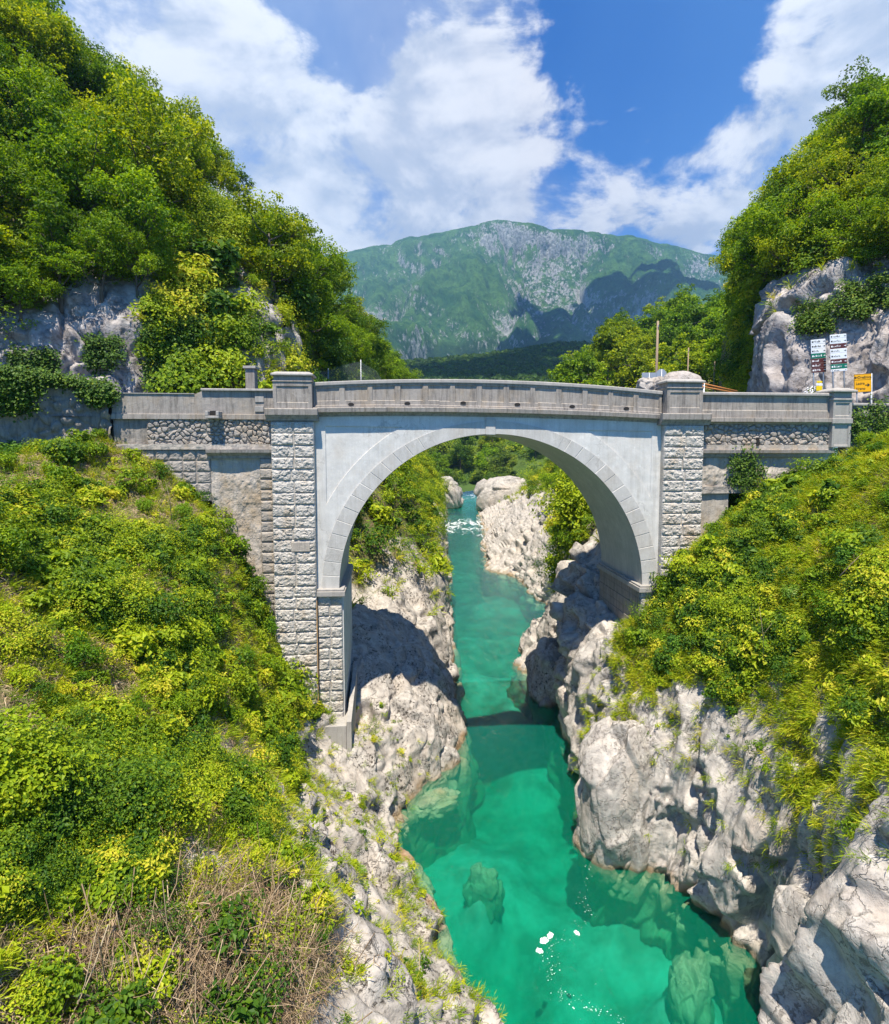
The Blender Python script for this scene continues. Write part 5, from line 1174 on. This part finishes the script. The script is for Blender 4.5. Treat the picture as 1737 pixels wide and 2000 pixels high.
# dark ivy mass on the left cliff
sel = (lhill.veg > .75); q = proj(lhill.G); ii = np.argwhere((q[..., 0] > 285) & (q[..., 0] < 420) & (q[..., 1] > 610) & (q[..., 1] < 765)); ii = ii[RNG.integers(0, len(ii), 2600)]
ivy('ivy', lhill.G[ii[:, 0], ii[:, 1]], lhill.Ns[ii[:, 0], ii[:, 1]], 'broad dark ivy mass covering the left cliff above the road', .17, 9, .55, .3)
for (a, b, c, d_, lb) in ((20, 110, 690, 740, 'low ivy patch at foot of the left cliff, far left'), (165, 235, 665, 725, 'small mossy ivy patch on the left cliff face')):
    ii = np.argwhere((q[..., 0] > a) & (q[..., 0] < b) & (q[..., 1] > c) & (q[..., 1] < d_)); ii = ii[RNG.integers(0, len(ii), 300)]
    ivy('ivy', lhill.G[ii[:, 0], ii[:, 1]], lhill.Ns[ii[:, 0], ii[:, 1]], lb, .15, 8, .3, .25)
q = proj(rhill.G)
for (a, b, c, d_, lb, nn2) in ((1560, 1630, 590, 650, 'moss and ivy patch high on the right cliff', 500), (1640, 1700, 560, 620, 'ivy drape at top of the right cliff near the edge', 450), (1700, 1760, 545, 600, 'yellowish creeper at the right edge of the cliff top', 400)):
    ii = np.argwhere((q[..., 0] > a) & (q[..., 0] < b) & (q[..., 1] > c) & (q[..., 1] < d_))
    if len(ii): ii = ii[RNG.integers(0, len(ii), nn2)]; ivy('ivy', rhill.G[ii[:, 0], ii[:, 1]], rhill.Ns[ii[:, 0], ii[:, 1]], lb, .14, 8, .4, .5)
# ------------------------------------------------------------------ boulders
def boulder(name, ctr, dims, seed, label, mat=M_ROCK, nu=90, rough=1.0, rot=0.0, group=None):
    th = np.linspace(0, math.pi, nu); ph = np.linspace(0, 2 * math.pi, nu * 2, endpoint=False); T_, H_ = np.meshgrid(th, ph, indexing='ij')
    u_ = np.stack([np.sin(T_) * np.cos(H_), np.sin(T_) * np.sin(H_), np.cos(T_)], -1)
    p_ = u_ + seed * 3.7
    r_ = 1 + rough * (facets(p_ * 1.5, seed) * .22 + fbm(p_ * 1.2, 3, seed) * .18 + fbm(p_ * 4, 4, seed, .6) * .05 + facets(p_ * 4, seed + 2) * .03)
    r_[0] = r_[0].mean(); r_[-1] = r_[-1].mean()
    r_ = np.minimum(r_, 1.25); V = u_ * r_[..., None] * np.array(dims) / 2; V = np.sign(V) * np.abs(V / (np.array(dims) / 2)) ** .88 * (np.array(dims) / 2)
    c, s = math.cos(rot), math.sin(rot); V = np.stack([V[..., 0] * c - V[..., 1] * s, V[..., 0] * s + V[..., 1] * c, V[..., 2]], -1)
    nv = nu * 2; f = []; a = (np.arange(nu - 1)[:, None] * nv + np.arange(nv)[None, :]); b = (np.arange(nu - 1)[:, None] * nv + (np.arange(nv)[None, :] + 1) % nv)
    F = np.stack([a, a + nv, b + nv, b], -1).reshape(-1, 4)
    me = mesh_np(name, V.reshape(-1, 3), F, True, {'veg': ('POINT', 'FLOAT', np.full(nu * nv, -.5))}); o = link(name, me, mat); o.location = tuple(ctr)
    return tag(o, label, 'boulder', group)
def onwater(px, py, dz=0.0): q = P(px, py, 'W'); return q + np.array([0, 0, dz])
boulder('boulder', onwater(990, 1000, 3.0) + np.array([0, 3, 0]), (16, 13, 12.5), 3, 'huge pale flat-topped boulder standing in the bend of the river', M_ROCKF, 120, .6)
boulder('boulder', onwater(1052, 985, 4.5) + np.array([2, 2, 0]), (12, 10, 9), 9, 'pale cracked boulder leaning on the huge one, to its right', M_ROCKF, 90, .9)
boulder('boulder', onwater(876, 992, 3.0) + np.array([-.5, 2, 0]), (8.5, 9, 11.5), 5, 'upright grey boulder at the left edge of the rapids', M_ROCKF, 90, 1.)
boulder('boulder', onwater(972, 1018, .3), (5.2, 3.2, 2.0), 7, 'low pale slab in the rapids in front of the huge boulder', M_ROCKF, 50)
boulder('boulder', onwater(1010, 1012, .7), (3.6, 3., 2.6), 11, 'small dark boulder wedged at foot of the huge boulder', M_ROCKF, 50)
boulder('boulder', onwater(878, 1247, .5) + np.array([-.9, 0, 0]), (2.6, 3.4, 4.0), 13, 'pitted boulder at the left waterline beyond the arch', M_ROCK, 60)
boulder('boulder', onwater(1062, 1352, .6) + np.array([.6, 0, 0]), (3.6, 4.6, 6.0), 15, 'brown-streaked boulder at the right waterline under the arch', M_ROCK, 80)
boulder('boulder', onwater(1085, 1225, .2), (4.2, 3, 1.6), 17, 'flat pale shelf rock at the right waterline beyond the arch', M_ROCK, 60)
sp_ = P(1235, 1600, 24.0); boulder('rock_spur', (8.0, 23.7, -15.7), (4.3, 3.2, 7.2), 21, 'pale pointed rock spur jutting into the water from the right cliff', M_ROCKR, 130, .75, .5)
bl_ = P(1690, 1880, 14.3); boulder('boulder', (bl_[0] + .8, bl_[1] + .6, bl_[2] - .8), (5.2, 4.6, 5.6), 23, 'big smooth pale boulder filling the bottom right corner', M_ROCKR, 150, .55)
for (px, py, sx, sy, h_, dz, sd, lb) in ((945, 1635, 1.7, 1.2, 2.6, -2.9, 31, 'submerged pale rock showing through the green water in midstream'), (1355, 1832, 2.3, 1.4, 2.6, -2.35, 33, 'submerged yellowish slab beside the right cliff foot'), (1440, 1975, 1.1, 1.9, 2.6, -2.3, 35, 'submerged light rock near the bottom right of the pool'),
   (785, 1680, 1.7, 3.6, 2.2, -1.15, 37, 'submerged pale shelf along the left shore'), (850, 1545, 1.3, 2.6, 1.2, -.68, 39, 'shallow greenish rock shelf under the shadowed left rock'), (778, 1598, .9, 1.2, .9, -.35, 41, 'small rock just breaking the surface by the left shore')):
    boulder('submerged_rock' if dz < -.5 else 'boulder', onwater(px, py, dz), (sx, sy, h_), sd, lb, M_ROCK, 60, 1.5, sd * .7)
# ------------------------------------------------------------------ foam patches, and white flecks standing in for glints on the pool
m, t = material('foam'); finish(t, (.85, .87, .87), .6, None, .3); M_FOAM_GLINT = m  # white of the foam patches, also used for the glint flecks
for i, (px, py, r_, lb) in enumerate(((1075, 1827, .10, 'upper right patch of the row of three white foam patches'), (1063, 1837, .12, 'middle patch of the row of three white foam patches'), (1054, 1857, .095, 'lowest patch of the row of three white foam patches'), (1127, 1822, .08, 'lone white foam patch right of the row of three'))):
    c = onwater(px, py, .006); k = 40; a = np.linspace(0, 2 * math.pi, k, endpoint=False); rr = r_ * (1 + .22 * np.sin(a * 2 + i) + .13 * np.sin(a * 5 + 2 * i) + .08 * np.sin(a * 9 + i))
    rim = np.stack([c[0] + rr * np.cos(a) * 1.1, c[1] + rr * np.sin(a) * 1.3, np.full(k, c[2])], 1); mid_ = rim * .55 + c * .45; mid_[:, 2] = c[2] + .035; V = np.concatenate([rim, mid_, [c + np.array([0, 0, .045])]])
    F = [(j, (j + 1) % k, k + (j + 1) % k, k + j) for j in range(k)] + [(k + j, k + (j + 1) % k, 2 * k) for j in range(k)]
    o = MB().add(V, F).build('foam_patch', M_FOAM_GLINT, smooth=True); tag(o, lb, 'foam', 'white foam patches on the pool')
path_ = [(1150, 1585, 8), (1140, 1620, 14), (1150, 1650, 14), (1152, 1690, 12), (1135, 1750, 10), (1158, 1795, 16), (1090, 1832, 14), (1072, 1860, 18), (1080, 1885, 18), (1070, 1900, 14), (1095, 1940, 16), (1120, 1955, 20), (1150, 1970, 16), (1185, 1975, 14), (1210, 1995, 14), (1085, 1700, 30)]
pp = []
for a, b in zip(path_[:-1], path_[1:]):
    for k in range(15): f_ = RNG.random(); pp.append(onwater(a[0] * (1 - f_) + b[0] * f_ + RNG.normal() * a[2] * .55, a[1] * (1 - f_) + b[1] * f_ + RNG.normal() * 7, .004))
pp = np.array(pp); k = len(pp); o = leaf_obj('glint_flecks', [leaf_mesh(pp, np.tile([0, 0, 1.], (k, 1)), RNG.uniform(.010, .040, k) * RNG.uniform(.6, 1.5, k), np.full(k, .5), .6, unit(np.stack([np.ones(k), RNG.normal(size=k) * .4, np.zeros(k)], 1)))], M_FOAM_GLINT)  # tiny white quads imitate sparkles of light on the water
tag(o, 'scattered tiny white flecks standing in for sun glints on the green pool', 'foam', kind='stuff')
# ------------------------------------------------------------------ signs
def world_board(name, c, w_, h_, th, mat, parent, rotz=0.0, tilt=0.0):
    q = MB(); q.box((-w_ / 2, -th / 2, -h_ / 2), (w_ / 2, th / 2, h_ / 2), None, bev=min(.012, th * .3)); o = q.build(name, mat, parent); o.location = c; return o
TXTN = [0]
def text_mesh(s, size, mat, parent, loc, name='lettering'):
    cu = bpy.data.curves.new('t', 'FONT'); cu.body = s; cu.size = size; cu.extrude = .004; to = bpy.data.objects.new('t', cu); C.objects.link(to)
    dg = bpy.context.evaluated_depsgraph_get(); me = bpy.data.meshes.new_from_object(to.evaluated_get(dg)); bpy.data.objects.remove(to)
    me.transform(Matrix.Rotation(math.radians(90), 4, 'X')); me.name = name; me.materials.clear(); me.materials.append(mat)
    o = link(name, me, None, parent); o.location = loc; return o
def strokes(w_, size, mat, parent, loc, seed):
    """lettering too small to read in the photograph: a row of short upright strokes"""
    rs = np.random.default_rng(seed); q = MB(); x = 0
    while x < w_:
        ww = size * rs.uniform(.35, .6); hh = size * rs.choice([.62, .62, .95]); q.box((x, -.003, 0), (x + ww * .3, .003, hh)); q.box((x + ww * .32, -.0025, hh * rs.choice([0, .8])), (x + ww * .8, .0025, hh * rs.choice([.18, .98]) + .002)); x += ww + size * .12
    o = q.build('lettering', mat, parent); o.location = loc; return o
def arrow(size, mat, parent, loc, name='arrow'):
    q = MB(); V = [(-.5, 0, -.09), (.05, 0, -.09), (.05, 0, .09), (-.5, 0, .09), (.0, 0, -.42), (.5, 0, 0), (.0, 0, .42)]
    V = [(a * size, b - .003, c * size) for a, b, c in V] + [(a * size, b + .003, c * size) for a, b, c in V]
    q.add(V, [(0, 1, 2, 3), (4, 5, 6), (7, 10, 9, 8), (11, 13, 12)]); o = q.build(name, mat, parent); o.location = loc; return o
def panel_sign(px0, px1, py0, py1, Y_, rows_, label, roll):
    a = P(px0, py0, Y_); b = P(px1, py1, Y_); w_ = (b[0] - a[0]) * .93; cx_ = (a[0] + b[0]) / 2; H = a[2] - b[2]; zb = 1.36
    e = empty('direction_signpost', (cx_, Y_, zb)); tag(e, label, 'signpost', 'panel signposts behind the right parapet'); e.rotation_euler = (0, roll, math.radians(-9))
    q = MB(); q.tube([(w_ * .34, .06, -.1), (w_ * .34, .06, a[2] - zb)], .038, 10); q.build('post', M_METAL, e, True)
    q = MB(); q.tube([(-w_ * .34, .06, -.1), (-w_ * .34, .06, a[2] - zb)], .038, 10); q.build('post', M_METAL, e, True)
    tot = sum(r[1] for r in rows_); z = a[2] - zb
    for i, (kind_, hh, txt) in enumerate(rows_):
        h2 = H * hh / tot; c = (0, -.0, z - h2 / 2); z -= h2
        mat = dict(w=M_SIGNW, b=M_SIGNB, g=M_SIGNG)[kind_]; bo = world_board('board', c, w_, h2 - .012, .03, mat, e); ink = M_INK if kind_ == 'w' else M_INKW
        bo['label'] = {'w': 'white direction board', 'b': 'brown direction board', 'g': 'green direction board'}[kind_]
        s_ = min(h2 * .42, .11)
        if txt: text_mesh(txt, s_ * 1.15, ink, bo, (-w_ * .33, -.02, -s_ * .4))
        else: strokes(w_ * random.uniform(.3, .5), s_, ink, bo, (-w_ * .30, -.02, -s_ * .4), i + int(px0))
        q = MB(); q.box((-w_ * .44, -.019, -s_ * .4), (-w_ * .44 + s_ * .7, -.015, s_ * .4)); q.build('pictogram', ink, bo)
        arrow(s_ * 1.0, ink, bo, (w_ * .40, -.02, 0))
    return e
panel_sign(1596, 1621, 662, 727, 31.0, [('w', 1, ''), ('w', 1, ''), ('w', 1, ''), ('g', 1.1, ''), ('b', 1, ''), ('b', 1, ''), ('b', 1, '')], 'left panel signpost, boards white, green, then brown from the top', math.radians(-4))
panel_sign(1634, 1662, 652, 725, 30.4, [('w', 1, ''), ('w', 1.25, ''), ('b', 1.2, ''), ('w', 1.1, ''), ('w', 1.4, ''), ('b', 1.2, ''), ('g', 1.2, ''), ('w', .6, '')], 'taller right panel signpost, green board low, white and brown boards above', math.radians(-4))
a = P(1674, 730, 29.6); b = P(1704, 766, 29.6); w_ = b[0] - a[0]; h_ = a[2] - b[2]; e = empty('road_sign', ((a[0] + b[0]) / 2, 29.6, 1.4)); tag(e, 'yellow direction sign on two white posts in front of the right cliff', 'road sign'); e.rotation_euler = (0, math.radians(-3), math.radians(-6))
zc = (a[2] + b[2]) / 2 - 1.4; bo = world_board('board', (0, 0, zc), w_, h_, .03, M_SIGNY, e); q = MB()
for (x0, z0, x1, z1) in ((-.48, .475, .48, .495), (-.48, -.495, .48, -.475), (-.495, -.495, -.475, .495), (.475, -.495, .495, .495), (-.47, .17, .47, .185)): q.box((x0 * w_, -.019, z0 * h_), (x1 * w_, -.0155, z1 * h_))
q.build('border', M_INK, bo)
text_mesh('Dre\u017enica', h_ * .20, M_INK, bo, (-w_ * .30, -.02, h_ * .25)); text_mesh('Ladra', h_ * .20, M_INK, bo, (-w_ * .40, -.02, -h_ * .08)); text_mesh('Vrsno', h_ * .20, M_INK, bo, (-w_ * .40, -.02, -h_ * .36))
arrow(h_ * .24, M_INK, bo, (w_ * .27, -.02, -h_ * .12)); o = arrow(h_ * .18, M_INK, bo, (-w_ * .39, -.02, h_ * .31)); o.rotation_euler = (0, math.pi, 0)
q = MB(); q.tube([(w_ * .53, .05, -.3), (w_ * .53, .05, zc + h_ * .5)], .04, 8); q.build('post', M_SIGNW, e, True); q = MB(); q.tube([(-w_ * .3, .05, -.3), (-w_ * .3, .05, zc + h_ * .4)], .035, 8); q.build('post', M_METAL, e, True)
# backs of two signs, wooden poles, stacked stones behind the far parapet
def simple_thing(name, loc, label, cat, group=None): e = empty(name, loc); return tag(e, label, cat, group)
gz = 1.4
for (px, pyt, Y_, r_, lb) in ((1285, 627, 46., .11, 'tall bare wooden pole behind the right half of the parapet'), (1345, 679, 70., .09, 'distant thin wooden pole half hidden among the trees'), (1396, 706, 58., .08, 'short thin wooden pole nearest the corner pillar')):
    top = P(px, pyt, Y_); e = simple_thing('utility_pole', (top[0], Y_, gz), lb, 'pole', 'wooden poles behind the bridge'); q = MB(); q.tube([(0, 0, -7.), (.0, 0, (top[2] - gz) * .5), (.02, 0, top[2] - gz)], [r_ * 1.2, r_, r_ * .8], 8); q.build('shaft', M_WOOD, e, True)
    q = MB(); q.tube([(.02, -r_ * 1.3, top[2] - gz - .5), (.02, -r_ * 1.3, top[2] - gz - .35)], .04, 6); q.build('insulator', M_METAL, e)
Y_ = 36.; c = P(1292, 731, Y_); r_ = 10.5 / 1080 * Y_; e = simple_thing('octagonal_sign', (c[0], Y_, gz), 'grey back of an octagonal road sign beside the right pedestal', 'road sign')
a8 = np.arange(8) * math.pi / 4 + math.pi / 8; V = [(r_ * math.cos(x), y, c[2] - gz + r_ * math.sin(x)) for y in (-.015, .015) for x in a8]
MB().add(V, [tuple(range(8)), tuple(range(8, 16))[::-1]] + [(k, (k + 1) % 8, 8 + (k + 1) % 8, 8 + k) for k in range(8)]).build('plate', M_METAL, e)
q = MB(); q.tube([(0, -.05, -.3), (0, -.05, c[2] - gz + r_ * .9)], .03, 8); q.build('post', M_METAL, e, True)
a = P(1254, 728, 38.); b = P(1282, 741, 38.); w_ = b[0] - a[0]; h_ = a[2] - b[2]; e = simple_thing('rectangular_sign', ((a[0] + b[0]) / 2, 38., gz), 'grey back of a wide rectangular sign left of the octagonal one', 'road sign')
world_board('plate', (0, 0, (a[2] + b[2]) / 2 - gz), w_, h_, .03, M_METAL, e); q = MB(); q.tube([(0, -.05, -.3), (0, -.05, a[2] - gz)], .03, 8); q.build('post', M_METAL, e, True)
c = P(1331, 745, 33.0); boulder('boulder', (c[0], 33.0, c[2] - .35), (2.5, 1.8, 1.9), 51, 'rounded granite boulder rising behind the right pedestal', mat_rock('granite', (.44, .39, .35), (.30, .27, .24), wet=False, scale=2.5, speck=.7), 70, .35)
for (px, py, s_, sd, lb) in ((1262, 752, .9, 61, 'leftmost white stone of the heap behind the parapet'), (1275, 756, .6, 62, 'small white stone in the middle of the parapet heap'), (1287, 750, .8, 63, 'brownish stone at the right of the parapet heap')):
    c = P(px, py, 33.5); boulder('loose_stone', (c[0], 33.5, c[2]), (s_ * 1.2, s_, s_), sd, lb, M_ROCKF, 30, 1., 0, 'stones heaped behind the parapet')
# barrier rails running away behind the right pedestal
e = simple_thing('barrier_rail', tuple(P(1380, 750, 32.)), 'two orange-brown wooden rails sloping down behind the right pedestal', 'railing')
for k in (0, 1):
    a = P(1372, 749 + 6 * k, 31.5); b = P(1440, 764 + 4 * k, 31.5 + 2.5); q = MB(); q.tube([a, b], .045, 6); o = q.build('rail', M_ORANGE, None, True); o.parent = e; o.matrix_parent_inverse = Matrix.Translation(-Vector(e.location))
q = MB(); a = P(1375, 752, 31.6); q.tube([(a[0], a[1], gz - .2), (a[0], a[1], a[2] + .1)], .05, 6); o = q.build('post', M_SIGNW, None, True); o.parent = e; o.matrix_parent_inverse = Matrix.Translation(-Vector(e.location))
# small capped stone post left of the left pedestal
a = P(482, 716, 33.); b = P(500, 716, 33.); w_ = b[0] - a[0]; e = simple_thing('stone_post', ((a[0] + b[0]) / 2, 33., 1.3), 'short stone post with flat cap at the cliff foot behind the left wall', 'post'); q = MB(); q.box((-w_ / 2, -w_ / 2, -.1), (w_ / 2, w_ / 2, a[2] - 1.3 - .16), bev=.02); q.build('shaft', M_CONC, e)
q = MB(); q.box((-w_ / 2 - .1, -w_ / 2 - .1, a[2] - 1.3 - .155), (w_ / 2 + .1, w_ / 2 + .1, a[2] - 1.3), bev=.02); q.build('cap', M_CONCL, e)
# flower pot and yellow waymark in front of the cliff
c = P(1586, 762, 30.6); e = simple_thing('flower_bush', (c[0], c[1], 1.4), 'white-flowered shrub by the road left of the corner pillar', 'shrub')
k = 260; d_ = unit(RNG.normal(size=(k, 3))); leaf_obj('blossom', [leaf_mesh(d_ * np.array([.42, .3, .5]) + np.array([0, 0, 1.35 ]), d_, .10, np.full(k, .5), .9)], M_PETAL, e); leaf_obj('foliage', [leaf_mesh(d_[::-1] * np.array([.36, .3, .9]) * .9 + np.array([0, 0, .9]), d_, .12, np.full(k, .4))], M_UND, e)
c0 = P(1600, 755, 30.2); e = simple_thing('waymark_sign', (c0[0], 30.2, 1.4), 'small yellow and white waymark plates on a short post', 'signpost'); q = MB(); q.tube([(0, .04, -.1), (0, .04, P(1600, 743, 30.2)[2] - 1.4)], .03, 6); q.build('post', M_METAL, e)
for (py, w2, h2, mt) in ((746, .30, .10, M_YEL), (751, .36, .11, M_SIGNW), (758.5, .32, .26, M_YEL)): world_board('plate', (0, -.02, P(1600, py, 30.2)[2] - 1.4), w2, h2, .02, mt, e)
# rock-fall net stretched over the slope behind the left half of the bridge
net_pts = [(606, 735), (614, 724), (640, 725), (662, 716), (690, 708), (705, 706), (718, 714), (735, 724), (745, 738)]
m, t = material('rockfall_mesh'); p = pos(t)
sx = t.n('ShaderNodeSeparateXYZ', {'Vector': p})
g1 = t.math('PINGPONG', t.math('MULTIPLY', t.math('ADD', sx.outputs[0], sx.outputs[2]), 7.0), .5); g2 = t.math('PINGPONG', t.math('MULTIPLY', t.math('SUBTRACT', sx.outputs[0], sx.outputs[2]), 7.0), .5)
al = t.math('MAXIMUM', t.math('LESS_THAN', g1, .05), t.math('LESS_THAN', g2, .05))
bs = t.n('ShaderNodeBsdfPrincipled', {'Base Color': (.16, .19, .19, 1), 'Roughness': .5, 'Alpha': al}); t.n('ShaderNodeOutputMaterial', {'Surface': bs.outputs[0]})
V = []; n_ = 40; ks = np.linspace(0, len(net_pts) - 1, n_)
for k in ks:
    px = np.interp(k, range(len(net_pts)), [q[0] for q in net_pts]); py = np.interp(k, range(len(net_pts)), [q[1] for q in net_pts]); top = P(px, py, 46 + (px - 600) * .03)
    for j in range(8): V.append((top[0] + .05 * math.sin(k * 3 + j), top[1] - .12 * j + .12 * math.sin(k * 2.), top[2] - j * (top[2] - 1.2) / 7))
e = simple_thing('rockfall_net', (V[0][0], V[0][1], 1.2), 'grey rock-fall netting draped over scrub behind the left half of the parapet', 'netting')
for (px, py, off) in ((614, 724, 0), (705, 706, 0), (641, 723, 0)):
    a = P(px, py - 1, 46 + (px - 600) * .03); q = MB(); q.tube([(a[0], a[1], 1.0), (a[0], a[1], a[2] + .1)], .05, 6); o = q.build('post', M_METAL, None, True); o.parent = e; o.matrix_parent_inverse = Matrix.Translation(-Vector(e.location))
o = link('mesh_sheet', mesh_np('mesh_sheet', np.array(V), grid_faces(n_, 8), True), m, e); o.matrix_parent_inverse = Matrix.Translation(-Vector(e.location))
# thin bare saplings and dry stems standing out of the slopes
for i, (px, py, Y_, L_, lean, lb) in enumerate(((1492, 1290, 20.2, 2.2, -.2, 'thin pale dry stem leaning on the right slope'), (335, 1700, 12., .8, .5, 'bare forked branch above the brushwood heap'), (80, 1690, 10.2, 1.0, .25, 'bare curved branch at the left edge of the slope'), (335, 1010, 21., 1.4, -.05, 'pale upright dry stem high on the left slope'), (1640, 1120, 18.4, 1.0, .9, 'bare grey branch poking out high on the right slope'))):
    a = P(px, py, Y_); e = simple_thing('dry_branch', tuple(a), lb, 'branch', None); q = MB(); d2 = np.array([lean, -.15, 1.0]); d2 /= np.linalg.norm(d2)
    q.tube([(0, 0, -.1), d2 * L_ * .5 + np.array([.05, 0, 0]), d2 * L_], [.016, .011, .004], 5); q.build('stem', M_WOOD, e, True)
    q = MB(); q.tube([d2 * L_ * .45, d2 * L_ * .6 + np.array([.18, 0, .1]) * L_], [.009, .003], 5); q.tube([d2 * L_ * .62, d2 * L_ * .8 + np.array([-.15, 0, .08]) * L_], [.007, .003], 5); q.build('twig', M_WOOD, e, True)
# ------------------------------------------------------------------ unseen clouds added above the view to shade mountain and foothills, and valley haze
def shade_cloud(cx_, cy_, cz_, parts, seed):
    rs = np.random.default_rng(seed); V = []; F = []; n0 = 0
    nu = 26; th = np.linspace(0, math.pi, nu); ph = np.linspace(0, 2 * math.pi, nu * 2, endpoint=False); T_, H_ = np.meshgrid(th, ph, indexing='ij'); u_ = np.stack([np.sin(T_) * np.cos(H_), np.sin(T_) * np.sin(H_), np.cos(T_)], -1)
    for (x, y, rx, ry) in parts:
        r_ = 1 + .28 * fbm(u_ * 2.2 + x * .01 + seed, 4, seed); r_[0] = r_[0].mean(); r_[-1] = r_[-1].mean(); q = u_ * r_[..., None] * np.array([rx, ry, min(rx, ry) * .35]) + np.array([cx_ + x, cy_ + y, cz_]); V.append(q.reshape(-1, 3)); nv = nu * 2
        a = (np.arange(nu - 1)[:, None] * nv + np.arange(nv)[None, :]); b = (np.arange(nu - 1)[:, None] * nv + (np.arange(nv)[None, :] + 1) % nv); F.append(np.stack([a, a + nv, b + nv, b], -1).reshape(-1, 4) + n0); n0 += nu * nv
    return link('shade_cloud', mesh_np('shade_cloud', np.concatenate(V), np.concatenate(F), True), M_CLOUD)
m, t = material('cloud_white'); b = t.n('ShaderNodeBsdfDiffuse', {'Color': (.9, .9, .92, 1)}); b2 = t.n('ShaderNodeBsdfTranslucent', {'Color': (.9, .9, .92, 1)}); mx = t.n('ShaderNodeMixShader', {0: .5, 1: b.outputs[0], 2: b2.outputs[0]}); t.n('ShaderNodeOutputMaterial', {'Surface': mx.outputs[0]}); M_CLOUD = m
def shade_from(px, py, Y_, H=3300.):
    g = P(px, py, Y_); k = (H - g[2]) / tosun.z; return g + np.array(tosun) * k
cl = []
for (px, py, Y_, rx, ry) in ((1090, 560, 2480, 190, 200), (1170, 600, 2250, 260, 260), (1250, 560, 2500, 260, 200), (1350, 560, 2500, 240, 160), (1420, 540, 2600, 240, 130), (1010, 640, 1950, 170, 200), (1120, 660, 1900, 230, 200), (1260, 640, 2000, 300, 200), (1180, 530, 2700, 130, 110), (1300, 527, 2750, 160, 90), (1030, 535, 2650, 60, 80), (940, 700, 1500, 260, 120), (880, 722, 1150, 190, 120)):
    g = shade_from(px, py, Y_); cl.append((g[0], g[1], rx, ry))
g0 = cl[0]; tag(shade_cloud(g0[0], g0[1], 3300., [(a - g0[0], b - g0[1], c, d_) for a, b, c, d_ in cl], 5), kind='structure')
cl = []
for (px, py, Y_, rx, ry) in ((1090, 700, 800, 70, 110), (960, 712, 700, 90, 50), (1000, 735, 600, 110, 60), (840, 730, 650, 80, 60), (1140, 700, 800, 80, 60)):
    g = shade_from(px, py, Y_, 1900.); cl.append((g[0], g[1], rx, ry))
g0 = cl[0]; tag(shade_cloud(g0[0], g0[1], 1900., [(a - g0[0], b - g0[1], c, d_) for a, b, c, d_ in cl], 9), kind='structure')
q = MB(); q.box((-9200, -70, -29), (9200, 4700, 1620)); hz = q.build('haze', None)
m, t = material('valley_haze'); v = t.n('ShaderNodeVolumePrincipled', {'Color': (.36, .68, 1.0, 1), 'Density': .00014, 'Anisotropy': .2}); t.n('ShaderNodeOutputMaterial', {'Volume': v.outputs[0]}); hz.data.materials.append(m); tag(hz, kind='stuff')
hz['label'] = 'thin blue haze filling the valley toward the mountain'; hz['category'] = 'haze'
